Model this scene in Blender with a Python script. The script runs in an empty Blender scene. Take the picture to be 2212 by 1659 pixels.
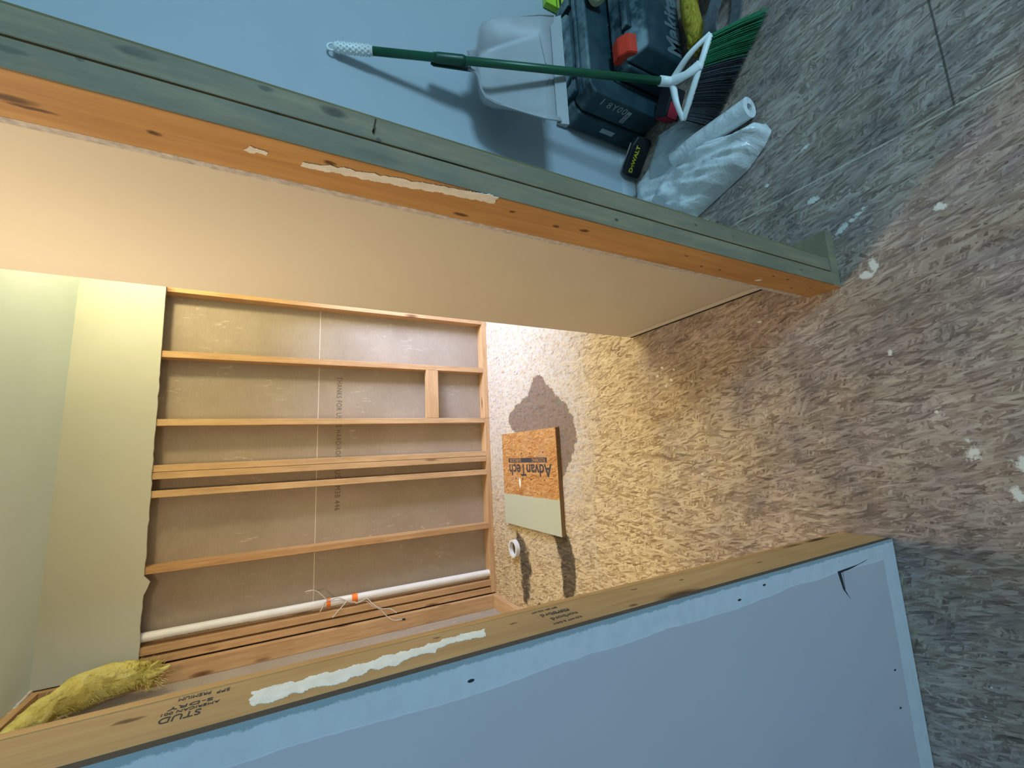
import bpy, bmesh, math, random
import numpy as np
from mathutils import Vector, Matrix
random.seed(7); RNG = np.random.default_rng(5)
S = bpy.context.scene
COL = S.collection

# ------------------------------------------------------------------ camera
cam_d = bpy.data.cameras.new('camera'); cam = bpy.data.objects.new('camera', cam_d); COL.objects.link(cam)
cam.location = (0, 0, 1.405)
cam.rotation_euler = (-3.07062456, 2.05308599, 1.46825965)
cam_d.sensor_fit = 'HORIZONTAL'; cam_d.sensor_width = 36
cam_d.lens = 924.195 / 2212 * 36
cam_d.clip_start = 0.02
S.camera = cam
# ------------------------------------------------------------------ world, lights, exposure
w = bpy.data.worlds.new('world'); S.world = w; w.use_nodes = True
w.node_tree.nodes['Background'].inputs[0].default_value = (0.5, 0.68, 0.8, 1)
w.node_tree.nodes['Background'].inputs[1].default_value = 0.03
S.view_settings.view_transform = 'Standard'; S.view_settings.look = 'None'
S.view_settings.gamma = 1; S.view_settings.use_curve_mapping = False
S.view_settings.exposure = 0.08

def area(name, loc, target, sx, sy, power, color, spread=180):
    l = bpy.data.lights.new(name, 'AREA'); l.shape = 'RECTANGLE'; l.size = sx; l.size_y = sy
    l.energy = power; l.color = color; l.spread = math.radians(spread)
    o = bpy.data.objects.new(name, l); COL.objects.link(o); o.location = loc
    o.rotation_euler = (Vector(target) - Vector(loc)).to_track_quat('-Z', 'Y').to_euler(); return o
def bulb(name, loc, power, color, r):
    l = bpy.data.lights.new(name, 'POINT'); l.energy = power; l.color = color; l.shadow_soft_size = r
    o = bpy.data.objects.new(name, l); COL.objects.link(o); o.location = loc; return o
bulb('closet_bulb', (-0.26, 1.33, 2.30), 7, (1.0, 0.75, 0.48), 0.06)
area('closet_ceiling_light', (-0.26, 1.33, 2.37), (-0.26, 1.33, 0), 0.16, 0.16, 13, (1.0, 0.76, 0.52))
bulb('back_room_bulb', (1.42, 2.36, 2.24), 46, (1.0, 0.84, 0.48), 0.07)
area('back_room_daylight', (1.80, 2.42, 0.95), (0.70, 2.95, 0.15), 0.8, 0.9, 37, (0.52, 0.62, 1.0), 110)
area('window_daylight', (2.3, -2.85, 1.75), (0.5, 0.6, 0.9), 0.8, 0.9, 102, (0.44, 0.75, 1.0))

# ------------------------------------------------------------------ node helpers
class NT:
    def __init__(s, name):
        s.m = bpy.data.materials.new(name); s.m.use_nodes = True; s.t = s.m.node_tree
        s.b = s.t.nodes['Principled BSDF']
    def n(s, typ, **kw):
        nd = s.t.nodes.new(typ)
        for k, v in kw.items(): setattr(nd, k, v)
        return nd
    def L(s, a, b): s.t.links.new(a, b)
    def put(s, sock, v):
        if isinstance(v, bpy.types.NodeSocket): s.L(v, sock)
        else: sock.default_value = v
    def math(s, op, a, b=0.0, c=None, clamp=False):
        nd = s.n('ShaderNodeMath', operation=op, use_clamp=clamp)
        s.put(nd.inputs[0], a); s.put(nd.inputs[1], b)
        if c is not None: s.put(nd.inputs[2], c)
        return nd.outputs[0]
    def vmul(s, v, k):
        nd = s.n('ShaderNodeVectorMath', operation='MULTIPLY'); s.put(nd.inputs[0], v); nd.inputs[1].default_value = k; return nd.outputs[0]
    def vadd(s, a, b):
        nd = s.n('ShaderNodeVectorMath', operation='ADD'); s.put(nd.inputs[0], a); s.put(nd.inputs[1], b); return nd.outputs[0]
    def rot(s, v, ang):
        nd = s.n('ShaderNodeVectorRotate', rotation_type='Z_AXIS'); s.put(nd.inputs['Vector'], v); s.put(nd.inputs['Angle'], ang); return nd.outputs[0]
    def noise(s, v, sc, det=4, rough=0.55, dist=0.0, out=0):
        nd = s.n('ShaderNodeTexNoise'); s.put(nd.inputs['Vector'], v)
        nd.inputs['Scale'].default_value = sc; nd.inputs['Detail'].default_value = det
        nd.inputs['Roughness'].default_value = rough; nd.inputs['Distortion'].default_value = dist
        return nd.outputs[out]
    def voro(s, v, sc, out='Color', feature='F1', rnd=1.0):
        nd = s.n('ShaderNodeTexVoronoi', feature=feature); s.put(nd.inputs['Vector'], v)
        nd.inputs['Scale'].default_value = sc; nd.inputs['Randomness'].default_value = rnd
        return nd.outputs[out]
    def ramp(s, f, stops, interp='LINEAR'):
        nd = s.n('ShaderNodeValToRGB'); s.put(nd.inputs[0], f); cr = nd.color_ramp; cr.interpolation = interp
        while len(cr.elements) < len(stops): cr.elements.new(0.5)
        for e, (p, c) in zip(cr.elements, stops):
            e.position = p; e.color = (*c, 1) if isinstance(c, tuple) else (c, c, c, 1)
        return nd.outputs[0]
    def mix(s, f, a, b, mode='MIX'):
        nd = s.n('ShaderNodeMix', data_type='RGBA', blend_type=mode)
        s.put(nd.inputs[0], f)
        s.put(nd.inputs[6], (*a, 1) if isinstance(a, tuple) else a)
        s.put(nd.inputs[7], (*b, 1) if isinstance(b, tuple) else b)
        return nd.outputs[2]
    def step(s, v, e, wd):   # smooth 0..1 as v passes e
        nd = s.n('ShaderNodeMapRange', interpolation_type='SMOOTHSTEP'); s.put(nd.inputs[0], v)
        s.put(nd.inputs[1], e - wd); s.put(nd.inputs[2], e + wd); return nd.outputs[0]
    def obj(s): return s.n('ShaderNodeTexCoord').outputs['Object']
    def pos(s): return s.n('ShaderNodeNewGeometry').outputs['Position']
    def xyz(s, v):
        nd = s.n('ShaderNodeSeparateXYZ'); s.put(nd.inputs[0], v); return nd.outputs
    def rnd(s): return s.n('ShaderNodeObjectInfo').outputs['Random']
    def bump(s, h, strength, dist=0.002):
        nd = s.n('ShaderNodeBump'); s.put(nd.inputs['Height'], h); nd.inputs['Strength'].default_value = strength
        nd.inputs['Distance'].default_value = dist; s.L(nd.outputs[0], s.b.inputs['Normal'])
    def done(s, col, rough=0.6, spec=None):
        s.put(s.b.inputs['Base Color'], (*col, 1) if isinstance(col, tuple) else col)
        s.put(s.b.inputs['Roughness'], rough)
        if spec is not None: s.b.inputs['Specular IOR Level'].default_value = spec
        return s.m

def plain(name, c, rough=0.6, var=0.12, scale=25, bump=0.15, spec=None, metal=0):
    k = NT(name); o = k.obj(); f = k.noise(o, scale, 5)
    lo = tuple(x * (1 - var) for x in c); hi = tuple(min(1, x * (1 + var)) for x in c)
    col = k.ramp(f, [(0.3, lo), (0.7, hi)])
    if bump: k.bump(k.noise(o, scale * 6, 3), bump, 0.001)
    k.b.inputs['Metallic'].default_value = metal
    return k.done(col, rough, spec)

def paint(name, c, rough=0.55, spec=0.3, bumpv=0.25):
    k = NT(name); p = k.pos()
    f = k.noise(p, 2.2, 4, 0.6)
    col = k.ramp(f, [(0.3, tuple(x * 0.96 for x in c)), (0.7, tuple(x * 1.03 for x in c))])
    specks = k.math('GREATER_THAN', k.voro(p, 9, 'Distance'), 0.022)
    col = k.mix(specks, tuple(x * 0.75 for x in c), col)
    k.bump(k.noise(p, 210, 4, 0.7), bumpv, 0.0006)
    return k.done(col, rough, spec)

def wood(name, dark, light, knot=(0.16, 0.07, 0.025), axis='Z', mottle=0.0, grey=(0.45, 0.44, 0.38), rough=0.62, knots=()):
    k = NT(name); o = k.obj(); r = k.rnd()
    off = k.n('ShaderNodeCombineXYZ'); 
    for i, m in enumerate((13.0, 7.0, 31.0)): k.L(k.math('MULTIPLY', r, m), off.inputs[i])
    v = k.vadd(o, off.outputs[0])
    if axis == 'X': st, kst = (1.1, 16, 16), (2.6, 10, 10)
    elif axis == 'Y': st, kst = (16, 1.1, 16), (10, 2.6, 10)
    else: st, kst = (16, 16, 1.1), (10, 10, 2.6)
    vs = k.vmul(v, st)
    g = k.noise(vs, 3.2, 6, 0.62, 0.5)
    fine = k.noise(k.vmul(v, tuple(6 * x for x in st)), 2.2, 3, 0.6)
    f = k.math('ADD', k.math('MULTIPLY', g, 0.72), k.math('MULTIPLY', fine, 0.28))
    mid = tuple((a + b) / 2 for a, b in zip(dark, light))
    col = k.ramp(f, [(0.3, dark), (0.48, mid), (0.7, light)])
    kd = k.voro(k.vmul(v, kst), 1.25, 'Distance')
    km = k.ramp(kd, [(0.06, 1.0), (0.13, 0.7), (0.21, 0.0)])
    kn = k.ramp(k.voro(k.vmul(v, kst), 1.25, 'Color'), [(0.42, 0.0), (0.47, 1.0)])
    col = k.mix(k.math('MULTIPLY', km, kn), col, knot)
    if knots:   # knots where this board has them
        pw = k.vadd(k.pos(), k.vmul(k.vadd(k.noise(k.pos(), 60, 3, out=1), (-0.5, -0.5, -0.5)), (0.006, 0.006, 0.012)))
        tot = None
        for c, rr in knots:
            sc_ = tuple(0 if a is None else 1 / b for a, b in zip(c, rr))
            d = k.n('ShaderNodeVectorMath', operation='LENGTH'); k.L(k.vmul(k.vadd(pw, tuple(0 if a is None else -a for a in c)), sc_), d.inputs[0])
            q = k.ramp(d.outputs['Value'], [(0.35, 1.0), (0.62, 0.75), (0.95, 0.0)])
            tot = q if tot is None else k.math('MAXIMUM', tot, q)
        col = k.mix(k.math('MULTIPLY', tot, 0.9), col, knot)
    if mottle:
        wn = k.noise(k.vmul(v, (3, 3, 1)), 7, 6, 0.72)
        col = k.mix(k.math('MULTIPLY', k.ramp(wn, [(0.38, 0.0), (0.62, 1.0)]), mottle), col, grey)
    stain = k.noise(v, 3.0, 3)
    col = k.mix(k.ramp(stain, [(0.4, 0.0), (0.75, 0.3)]), col, tuple(0.55 * x for x in dark))
    k.bump(f, 0.3, 0.001)
    return k.done(col, rough, 0.25)

# ------------------------------------------------------------------ geometry helpers
def link(name, me, m=None, parent=None, loc=None, smooth=False):
    o = bpy.data.objects.new(name, me); COL.objects.link(o)
    if m: me.materials.append(m)
    if parent: o.parent = parent
    if loc is not None: o.location = loc
    if smooth:
        for p in me.polygons: p.use_smooth = True
    return o
def obj(name, bm, m=None, parent=None, loc=None, smooth=False, world=False):
    """bm in world coordinates when loc given and world=True: geometry is shifted so the origin is at loc"""
    if loc is not None and world: bmesh.ops.translate(bm, vec=-Vector(loc), verts=bm.verts)
    me = bpy.data.meshes.new(name); bm.to_mesh(me); bm.free()
    return link(name, me, m, parent, loc, smooth)
def tag(o, label, cat, group=None, kind=None):
    o['label'] = label; o['category'] = cat
    if group: o['group'] = group
    if kind: o['kind'] = kind
    return o
def struct(name, bm, m, loc=None):
    o = obj(name, bm, m, None, loc); o['kind'] = 'structure'; return o
def empty(name, loc=(0, 0, 0)):
    o = bpy.data.objects.new(name, None); COL.objects.link(o); o.location = loc; o.empty_display_size = 0.05; return o
def box(bm, x0, x1, y0, y1, z0, z1, bev=0.0, seg=2):
    r = bmesh.ops.create_cube(bm, size=1.0)
    vs = r['verts']
    bmesh.ops.scale(bm, vec=(x1 - x0, y1 - y0, z1 - z0), verts=vs)
    bmesh.ops.translate(bm, vec=((x0 + x1) / 2, (y0 + y1) / 2, (z0 + z1) / 2), verts=vs)
    if bev:
        es = list({e for v in vs for e in v.link_edges})
        bmesh.ops.bevel(bm, geom=es, offset=bev, segments=seg, affect='EDGES', profile=0.6)
    return bm
def nbox(*a, **k): return box(bmesh.new(), *a, **k)
def tube(bm, pts, rad, n=12, caps=True, flat=None):
    """sweep a circle along pts; rad scalar or list; flat=(a,b) scale of the section axes"""
    pts = [Vector(p) for p in pts]; N = len(pts)
    if isinstance(rad, (int, float)): rad = [rad] * N
    elif len(rad) != N: rad = list(np.interp(np.linspace(0, 1, N), np.linspace(0, 1, len(rad)), rad))
    rings = []; up = Vector((0.13, 0.21, 0.97)).normalized(); prev = None
    for i, p in enumerate(pts):
        d = (pts[min(i + 1, N - 1)] - pts[max(i - 1, 0)]).normalized()
        if prev is None:
            a = d.cross(up)
            if a.length < 0.05: a = d.cross(Vector((1, 0, 0)))
            a.normalize()
        else:
            a = (prev - d * prev.dot(d)).normalized()
        prev = a; b = d.cross(a)
        fa, fb = flat or (1, 1)
        rings.append([bm.verts.new(p + (a * math.cos(2 * math.pi * j / n) * fa + b * math.sin(2 * math.pi * j / n) * fb) * rad[i]) for j in range(n)])
    for r0, r1 in zip(rings, rings[1:]):
        for j in range(n): bm.faces.new((r0[j], r0[(j + 1) % n], r1[(j + 1) % n], r1[j]))
    if caps:
        bm.faces.new(list(reversed(rings[0]))); bm.faces.new(rings[-1])
    return bm
def pipe_shell(bm, p0, p1, ro, ri, n=32):
    p0, p1 = Vector(p0), Vector(p1); d = (p1 - p0).normalized()
    a = d.cross(Vector((0.3, 0.2, 0.9))).normalized(); b = d.cross(a); R = []
    for p, r in ((p0, ri), (p0, ro), (p1, ro), (p1, ri)):
        R.append([bm.verts.new(p + (a * math.cos(2 * math.pi * j / n) + b * math.sin(2 * math.pi * j / n)) * r) for j in range(n)])
    for k in range(4):
        r0, r1 = R[k], R[(k + 1) % 4]
        for j in range(n): bm.faces.new((r0[j], r0[(j + 1) % n], r1[(j + 1) % n], r1[j]))
    return bm
def prism(bm, pts, ex):
    """pts: planar polygon (world), ex: extrusion vector"""
    ex = Vector(ex); a = [bm.verts.new(Vector(p)) for p in pts]; b = [bm.verts.new(Vector(p) + ex) for p in pts]
    n = len(pts)
    bm.faces.new(a); bm.faces.new(list(reversed(b)))
    for i in range(n): bm.faces.new((a[i], b[i], b[(i + 1) % n], a[(i + 1) % n]))
    bmesh.ops.recalc_face_normals(bm, faces=bm.faces)
    return bm
def lettering(name, body, size, origin, right, up, m, parent, extrude=0.0003, space=1.0, stretch=1.0, bold=0.0):
    """text whose reading direction and up direction are given; printed on a surface"""
    cu = bpy.data.curves.new('t', 'FONT'); cu.body = body; cu.size = size; cu.extrude = extrude
    cu.space_character = space; cu.offset = bold
    t = bpy.data.objects.new('t', cu); COL.objects.link(t)
    dg = bpy.context.evaluated_depsgraph_get(); me = bpy.data.meshes.new_from_object(t.evaluated_get(dg))
    bpy.data.objects.remove(t)
    r = Vector(right).normalized() * stretch; u = Vector(up).normalized(); nrm = r.normalized().cross(u)
    M = Matrix(((r.x, u.x, nrm.x, origin[0]), (r.y, u.y, nrm.y, origin[1]), (r.z, u.z, nrm.z, origin[2]), (0, 0, 0, 1)))
    if parent: M = Matrix.Translation(-parent.matrix_world_loc if hasattr(parent, 'matrix_world_loc') else -Vector(wloc(parent))) @ M
    me.transform(M); me.name = name
    me.materials.clear()
    return link(name, me, m, parent)
def wloc(o):
    v = Vector((0, 0, 0))
    while o: v += o.location; o = o.parent
    return v
def part(name, bm, m, parent, smooth=False):
    """bm in world coordinates, child of parent (only translated parents)"""
    bmesh.ops.translate(bm, vec=-wloc(parent), verts=bm.verts)
    me = bpy.data.meshes.new(name); bm.to_mesh(me); bm.free()
    return link(name, me, m, parent, None, smooth)
def ragged(pts, amp, step=0.006, seed=1):
    """closed 2-D polygon subdivided and jittered"""
    r = random.Random(seed); out = []
    for i in range(len(pts)):
        a = Vector(pts[i]); b = Vector(pts[(i + 1) % len(pts)]); n = max(1, int((b - a).length / step))
        d = (b - a).normalized() if (b - a).length else Vector((1, 0)); nn = Vector((-d.y, d.x))
        for j in range(n): out.append(tuple(a + (b - a) * j / n + nn * r.uniform(-amp, amp)))
    return out

# ------------------------------------------------------------------ materials
M_pine = wood('pine', (0.42, 0.22, 0.09), (0.66, 0.43, 0.22))
M_pine_pale = wood('pine_pale', (0.50, 0.29, 0.13), (0.72, 0.50, 0.27))
M_pine_X = wood('pine_plate', (0.48, 0.27, 0.12), (0.70, 0.46, 0.24), axis='X')
M_pine_Y = wood('pine_plate_long', (0.48, 0.27, 0.12), (0.70, 0.46, 0.24), axis='Y')
M_jamb = wood('jamb_pine', (0.50, 0.25, 0.085), (0.70, 0.41, 0.16), knot=(0.07, 0.03, 0.012), knots=[((None, y, z), (1, a, b)) for y, z, a, b in (
    (0.641, 1.70, 0.009, 0.030), (0.650, 1.685, 0.004, 0.03), (0.641, 1.569, 0.006, 0.011), (0.612, 1.363, 0.005, 0.011), (0.599, 1.193, 0.003, 0.010), (0.665, 1.14, 0.006, 0.02), (0.621, 1.057, 0.005, 0.009), (0.632, 0.956, 0.005, 0.009),
    (0.624, 0.895, 0.007, 0.014), (0.625, 0.604, 0.003, 0.009), (0.65, 0.521, 0.004, 0.007), (0.648, 0.456, 0.004, 0.007), (0.621, 0.279, 0.003, 0.009), (0.619, 0.216, 0.003, 0.011), (0.653, 0.139, 0.003, 0.009), (0.63, 0.088, 0.003, 0.009))])
M_grey = wood('cool_lit_pine', (0.20, 0.16, 0.09), (0.32, 0.27, 0.165), knot=(0.05, 0.045, 0.035), mottle=0.75, grey=(0.17, 0.165, 0.12), knots=[((x, None, z), (a, 1, b)) for x, z, a, b in (  # front faces' cool daylight put into a grey green pine
    (0.500, 1.581, 0.008, 0.026), (0.467, 1.626, 0.004, 0.006), (0.505, 1.446, 0.006, 0.012), (0.470, 1.433, 0.006, 0.010), (0.500, 1.36, 0.010, 0.022), (0.453, 1.683, 0.005, 0.02), (0.492, 0.598, 0.004, 0.008), (0.493, 0.468, 0.004, 0.006), (0.448, 0.84, 0.004, 0.008), (0.448, 0.2, 0.003, 0.008), (0.476, 1.296, 0.004, 0.006))])
M_olive = wood('olive_pine', (0.13, 0.105, 0.04), (0.20, 0.165, 0.07))
M_ljamb = wood('left_jamb_pine', (0.44, 0.24, 0.095), (0.62, 0.40, 0.18), knot=(0.10, 0.05, 0.02), knots=[((None, y, z), (1, a, b)) for y, z, a, b in (
    (0.650, 1.545, 0.006, 0.018), (0.661, 0.814, 0.004, 0.010), (0.638, 0.469, 0.005, 0.012), (0.600, 0.874, 0.006, 0.014), (0.647, 1.079, 0.004, 0.010), (0.665, 1.199, 0.003, 0.009), (0.630, 1.304, 0.008, 0.018), (0.650, 0.70, 0.004, 0.008))])
M_cream = paint('cream_paint', (0.76, 0.66, 0.52))
M_ceil = paint('ceiling_paint', (0.64, 0.76, 0.73))
M_backdw = paint('back_drywall_paint', (0.52, 0.53, 0.44))
M_outer = paint('plain_wall_paint', (0.42, 0.44, 0.45))
M_paper = plain('drywall_core', (0.62, 0.58, 0.55), 0.9, 0.25, 90, 0.6)
M_plaster = plain('joint_plaster', (0.92, 0.89, 0.80), 0.85, 0.08, 60, 0.5)
M_ink = plain('black_ink', (0.05, 0.045, 0.045), 0.8, 0.4, 300, 0)
M_ink2 = plain('faded_ink', (0.13, 0.10, 0.07), 0.85, 0.3, 400, 0)
M_gap = plain('dark_gap', (0.02, 0.02, 0.02), 0.9, 0.2, 40, 0)

def gypsum_mat():
    k = NT('gypsum_backing_paper'); p = k.pos(); x, y, z = k.xyz(p)
    f = k.noise(p, 3.0, 5, 0.6); f2 = k.noise(k.vmul(p, (1, 1, 6)), 30, 4, 0.7)
    col = k.ramp(k.math('ADD', k.math('MULTIPLY', f, 0.6), k.math('MULTIPLY', f2, 0.4)), [(0.3, (0.32, 0.26, 0.19)), (0.7, (0.44, 0.37, 0.29))])
    sc = k.math('MULTIPLY', k.ramp(k.noise(k.vmul(p, (22, 22, 5)), 2.2, 6, 0.75, 1.0), [(0.57, 0.0), (0.66, 0.85)]), k.ramp(k.noise(p, 2.6, 2), [(0.52, 0.0), (0.66, 1.0)]))
    col = k.mix(sc, col, (0.66, 0.58, 0.46))
    k.bump(f2, 0.15, 0.001)
    return k.done(col, 0.85, 0.15)
M_gyp = gypsum_mat()

def lavender_mat(name, xe=None, side=-1, wz=0.068, col_main=(0.52, 0.485, 0.52), col_strip=(0.60, 0.61, 0.64), wx=0.04):
    """wall paint with the bare strips left where the casing and the baseboard came off"""
    k = NT(name); p = k.pos(); x, y, z = k.xyz(p)
    nz = k.noise(p, 9, 5, 0.6); nb = k.math('MULTIPLY', k.math('SUBTRACT', nz, 0.5), 0.035)
    nbig = k.math('MULTIPLY', k.math('SUBTRACT', k.noise(k.vmul(p, (0.2, 0.2, 1)), 2.2, 1), 0.5), 0.03)
    m = k.step(k.math('SUBTRACT', k.math('ADD', z, k.math('MULTIPLY', nb, 0.35)), wz), 0.0, 0.0012)   # 1 above base strip
    if xe is not None:
        d = k.math('ADD', k.math('MULTIPLY', k.math('SUBTRACT', xe, x), 1.0), k.math('ADD', k.math('MULTIPLY', nb, 0.4), nbig))
        m = k.math('MULTIPLY', m, k.step(k.math('SUBTRACT', d, wx), 0.0, 0.0012))
    pv = k.ramp(k.noise(p, 1.6, 3), [(0.3, tuple(c * 0.96 for c in col_main)), (0.7, tuple(c * 1.04 for c in col_main))])
    sv = k.ramp(k.noise(p, 40, 4), [(0.25, tuple(c * 0.9 for c in col_strip)), (0.6, col_strip)])
    dirt = k.math('MULTIPLY', k.ramp(k.voro(p, 11, 'Distance'), [(0.035, 1.0), (0.06, 0.0)]), k.math('SUBTRACT', 1.0, m))
    sv = k.mix(dirt, sv, (0.12, 0.15, 0.18))
    # broken, roughened paper right at the cut edge
    if xe is not None:
        e = k.math('SUBTRACT', 1.0, k.step(k.math('SUBTRACT', k.math('SUBTRACT', xe, x), k.math('MULTIPLY', k.noise(p, 60, 5, 0.8), 0.014)), 0.001, 0.0015))
        sv = k.mix(e, sv, (0.30, 0.36, 0.38))
    col = k.mix(m, sv, pv)
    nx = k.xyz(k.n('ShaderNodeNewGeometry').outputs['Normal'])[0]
    if xe is not None: col = k.mix(k.math('GREATER_THAN', nx, 0.7), col, (0.07, 0.06, 0.05))  # cut edge face darkened: dirt with the shadow gap painted in
    h = k.math('ADD', k.math('MULTIPLY', m, 0.8), k.math('MULTIPLY', k.noise(p, 160, 4, 0.7), 0.18))
    k.bump(h, 0.5, 0.0012)
    return k.done(col, k.math('ADD', 0.72, k.math('MULTIPLY', m, -0.34)), 0.4)
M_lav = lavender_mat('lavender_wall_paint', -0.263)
M_blue = lavender_mat('wall_paint_cyan_light', None, wz=0.083, col_main=(0.40, 0.465, 0.50), col_strip=(0.48, 0.55, 0.57))  # same paint as the lavender wall, its cyan light put into the colour

def base_paint(name, c, wz, strip):
    k = NT(name); p = k.pos(); x, y, z = k.xyz(p)
    nb = k.math('MULTIPLY', k.math('SUBTRACT', k.noise(p, 18, 5, 0.7), 0.5), 0.018)
    m = k.step(k.math('SUBTRACT', k.math('ADD', z, nb), wz), 0.0, 0.002)
    f = k.noise(p, 2.0, 4)
    col = k.mix(m, strip, k.ramp(f, [(0.3, tuple(a * 0.96 for a in c)), (0.7, tuple(a * 1.03 for a in c))]))
    line = k.math('MULTIPLY', k.step(z, wz - 0.004, 0.001), k.math('SUBTRACT', 1.0, k.step(z, wz + 0.006, 0.004)))
    col = k.mix(k.math('MULTIPLY', line, k.math('MULTIPLY', k.noise(p, 30, 3), 0.6)), col, tuple(a * 0.6 for a in c))
    k.bump(k.math('ADD', k.math('MULTIPLY', m, 1.0), k.math('MULTIPLY', k.noise(p, 210, 4, 0.7), 0.2)), 0.4, 0.0012)
    return k.done(col, 0.6, 0.3)
M_beige = base_paint('beige_closet_paint', (0.68, 0.64, 0.54), 0.05, (0.86, 0.83, 0.72))

def osb_mat(name, floor=True):
    k = NT(name)
    p = k.pos() if floor else k.obj()
    bend = k.vmul(k.vadd(k.noise(p, 9, 2, out=1), (-0.5, -0.5, -0.5)), (0.014, 0.014, 0))
    pb = k.vadd(p, bend)
    cur = None; streak = None
    # flakes in overlapping layers, each flake one tone; an upper layer covers the lower ones where its flake is present
    for a0, sc, seed in ((1.45, (95, 17, 1), 5.3), (0.75, (125, 19, 1), 9.1), (-0.6, (120, 17, 1), 3.7), (1.9, (150, 26, 1), 1.9), (0.12, (110, 14, 1), 0.0), (-0.25, (170, 26, 1), 7.7)):
        v = k.vadd(k.vmul(k.rot(pb, a0), sc), (seed, seed * 2, 0))
        c = k.xyz(k.voro(v, 1.05)); g_ = k.noise(k.vmul(v, (2.5, 0.5, 1)), 1.4, 3, 0.7)
        val = k.math('ADD', k.math('MULTIPLY', c[0], 0.62), k.math('MULTIPLY', g_, 0.38))
        cur = val if cur is None else k.xyz(k.mix(k.math('GREATER_THAN', c[1], 0.58), cur, val))[0]
    fine = k.noise(k.vmul(k.rot(pb, 0.1), (170, 20, 1)), 1.5, 5, 0.74)
    f = k.math('ADD', k.math('MULTIPLY', cur, 0.66), k.math('MULTIPLY', fine, 0.36))
    if not floor:
        col = k.ramp(f, [(0.3, (0.32, 0.13, 0.035)), (0.5, (0.52, 0.25, 0.075)), (0.75, (0.68, 0.40, 0.16))])
        k.bump(f, 0.2, 0.001)
        return k, col, f
    x, y, z = k.xyz(p)
    clean = k.ramp(f, [(0.25, (0.16, 0.095, 0.04)), (0.38, (0.40, 0.27, 0.13)), (0.55, (0.60, 0.46, 0.25)), (0.80, (0.80, 0.67, 0.42))])
    smear_ = k.noise(k.vmul(k.rot(pb, -0.45), (55, 7, 1)), 1.6, 6, 0.72)
    fw = k.math('ADD', k.math('MULTIPLY', f, 0.5), k.math('MULTIPLY', smear_, 0.5))
    worn = k.ramp(fw, [(0.30, (0.075, 0.058, 0.05)), (0.40, (0.20, 0.155, 0.135)), (0.54, (0.38, 0.305, 0.27)), (0.74, (0.60, 0.52, 0.47))])
    blot = k.ramp(k.noise(p, 3.3, 5, 0.65), [(0.35, 0.6), (0.6, 1.0)])
    worn = k.mix(1.0, worn, blot, 'MULTIPLY')
    big = k.noise(p, 1.7, 4, 0.6); big2 = k.noise(p, 6.0, 5, 0.65)
    ny = k.math('ADD', y, k.math('MULTIPLY', k.math('SUBTRACT', big, 0.5), 1.2))
    # traffic grime: the near room and the doorway are worn, the back room is cleaner; right side also paints the wall's floor shadow
    near = k.math('SUBTRACT', 1.0, k.step(ny, 1.15, 0.45))
    right = k.math('MULTIPLY', k.step(k.math('ADD', x, k.math('MULTIPLY', big, 0.2)), 0.30, 0.25), k.math('SUBTRACT', 1.0, k.step(y, 1.40, 0.08)))
    wear_shade = k.math('MAXIMUM', k.math('MULTIPLY', near, 0.95), k.math('MULTIPLY', right, 0.9))
    wear_shade = k.math('ADD', k.math('MULTIPLY', wear_shade, k.ramp(big2, [(0.25, 0.75), (0.6, 1.0)])), k.ramp(big2, [(0.5, 0.0), (0.8, 0.35)]), clamp=True)
    col = k.mix(wear_shade, clean, worn)
    att = k.n('ShaderNodeAttribute', attribute_name='marks'); ar = k.n('ShaderNodeSeparateColor'); k.L(att.outputs['Color'], ar.inputs[0])
    edge = k.math('MULTIPLY', k.math('SUBTRACT', k.noise(p, 17, 7, 0.72), 0.5), 1.5)
    wet = k.step(k.math('ADD', ar.outputs[0], k.math('MULTIPLY', edge, k.math('GREATER_THAN', ar.outputs[0], 0.02))), 0.5, 0.05)
    pale = k.step(k.math('ADD', ar.outputs[1], k.math('MULTIPLY', k.math('MULTIPLY', k.math('SUBTRACT', k.noise(p, 70, 6, 0.75), 0.5), 1.3), k.math('GREATER_THAN', ar.outputs[1], 0.02))), 0.56, 0.10)
    mold = k.step(k.math('ADD', ar.outputs[2], k.math('MULTIPLY', edge, k.math('GREATER_THAN', ar.outputs[2], 0.02))), 0.5, 0.16)
    # white dust and compound film in the back room
    dustn = k.noise(p, 34, 6, 0.75)
    back = k.math('MULTIPLY', k.step(k.math('ADD', y, k.math('MULTIPLY', big, 0.4)), 2.02, 0.16), k.step(k.math('ADD', x, big), 0.12, 0.45))
    film = k.math('MULTIPLY', back, k.ramp(dustn, [(0.36, 0.0), (0.6, 0.95)]))
    col = k.mix(film, col, (0.58, 0.55, 0.52))
    # board seams, filled with pale dust
    def seam(c, at, wd, lo=None, hi=None, oc=None, amp=0.006):
        d = k.math('ABSOLUTE', k.math('SUBTRACT', k.math('ADD', c, k.math('MULTIPLY', k.math('SUBTRACT', big2, 0.5), amp)), at))
        m = k.math('SUBTRACT', 1.0, k.step(d, wd, wd * 0.6))
        if lo is not None: m = k.math('MULTIPLY', m, k.step(oc, lo, 0.005))
        if hi is not None: m = k.math('MULTIPLY', m, k.math('SUBTRACT', 1.0, k.step(oc, hi, 0.005)))
        return m
    s1 = seam(x, 0.778, 0.0022); s2 = seam(y, 0.298, 0.0022, 0.778, None, x)
    s3 = seam(y, 1.83, 0.006, -1.2, None, x, 0.012); s4 = seam(y, 2.775, 0.0035, None, -0.47, x)
    lines = k.math('MAXIMUM', k.math('MAXIMUM', s1, s4), k.math('MULTIPLY', s3, k.ramp(dustn, [(0.3, 0.2), (0.55, 0.9)])))
    brk = k.ramp(k.noise(p, 14, 3), [(0.32, 0.1), (0.5, 0.85)])
    col = k.mix(k.math('MULTIPLY', lines, brk), col, (0.60, 0.52, 0.40))
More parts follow.
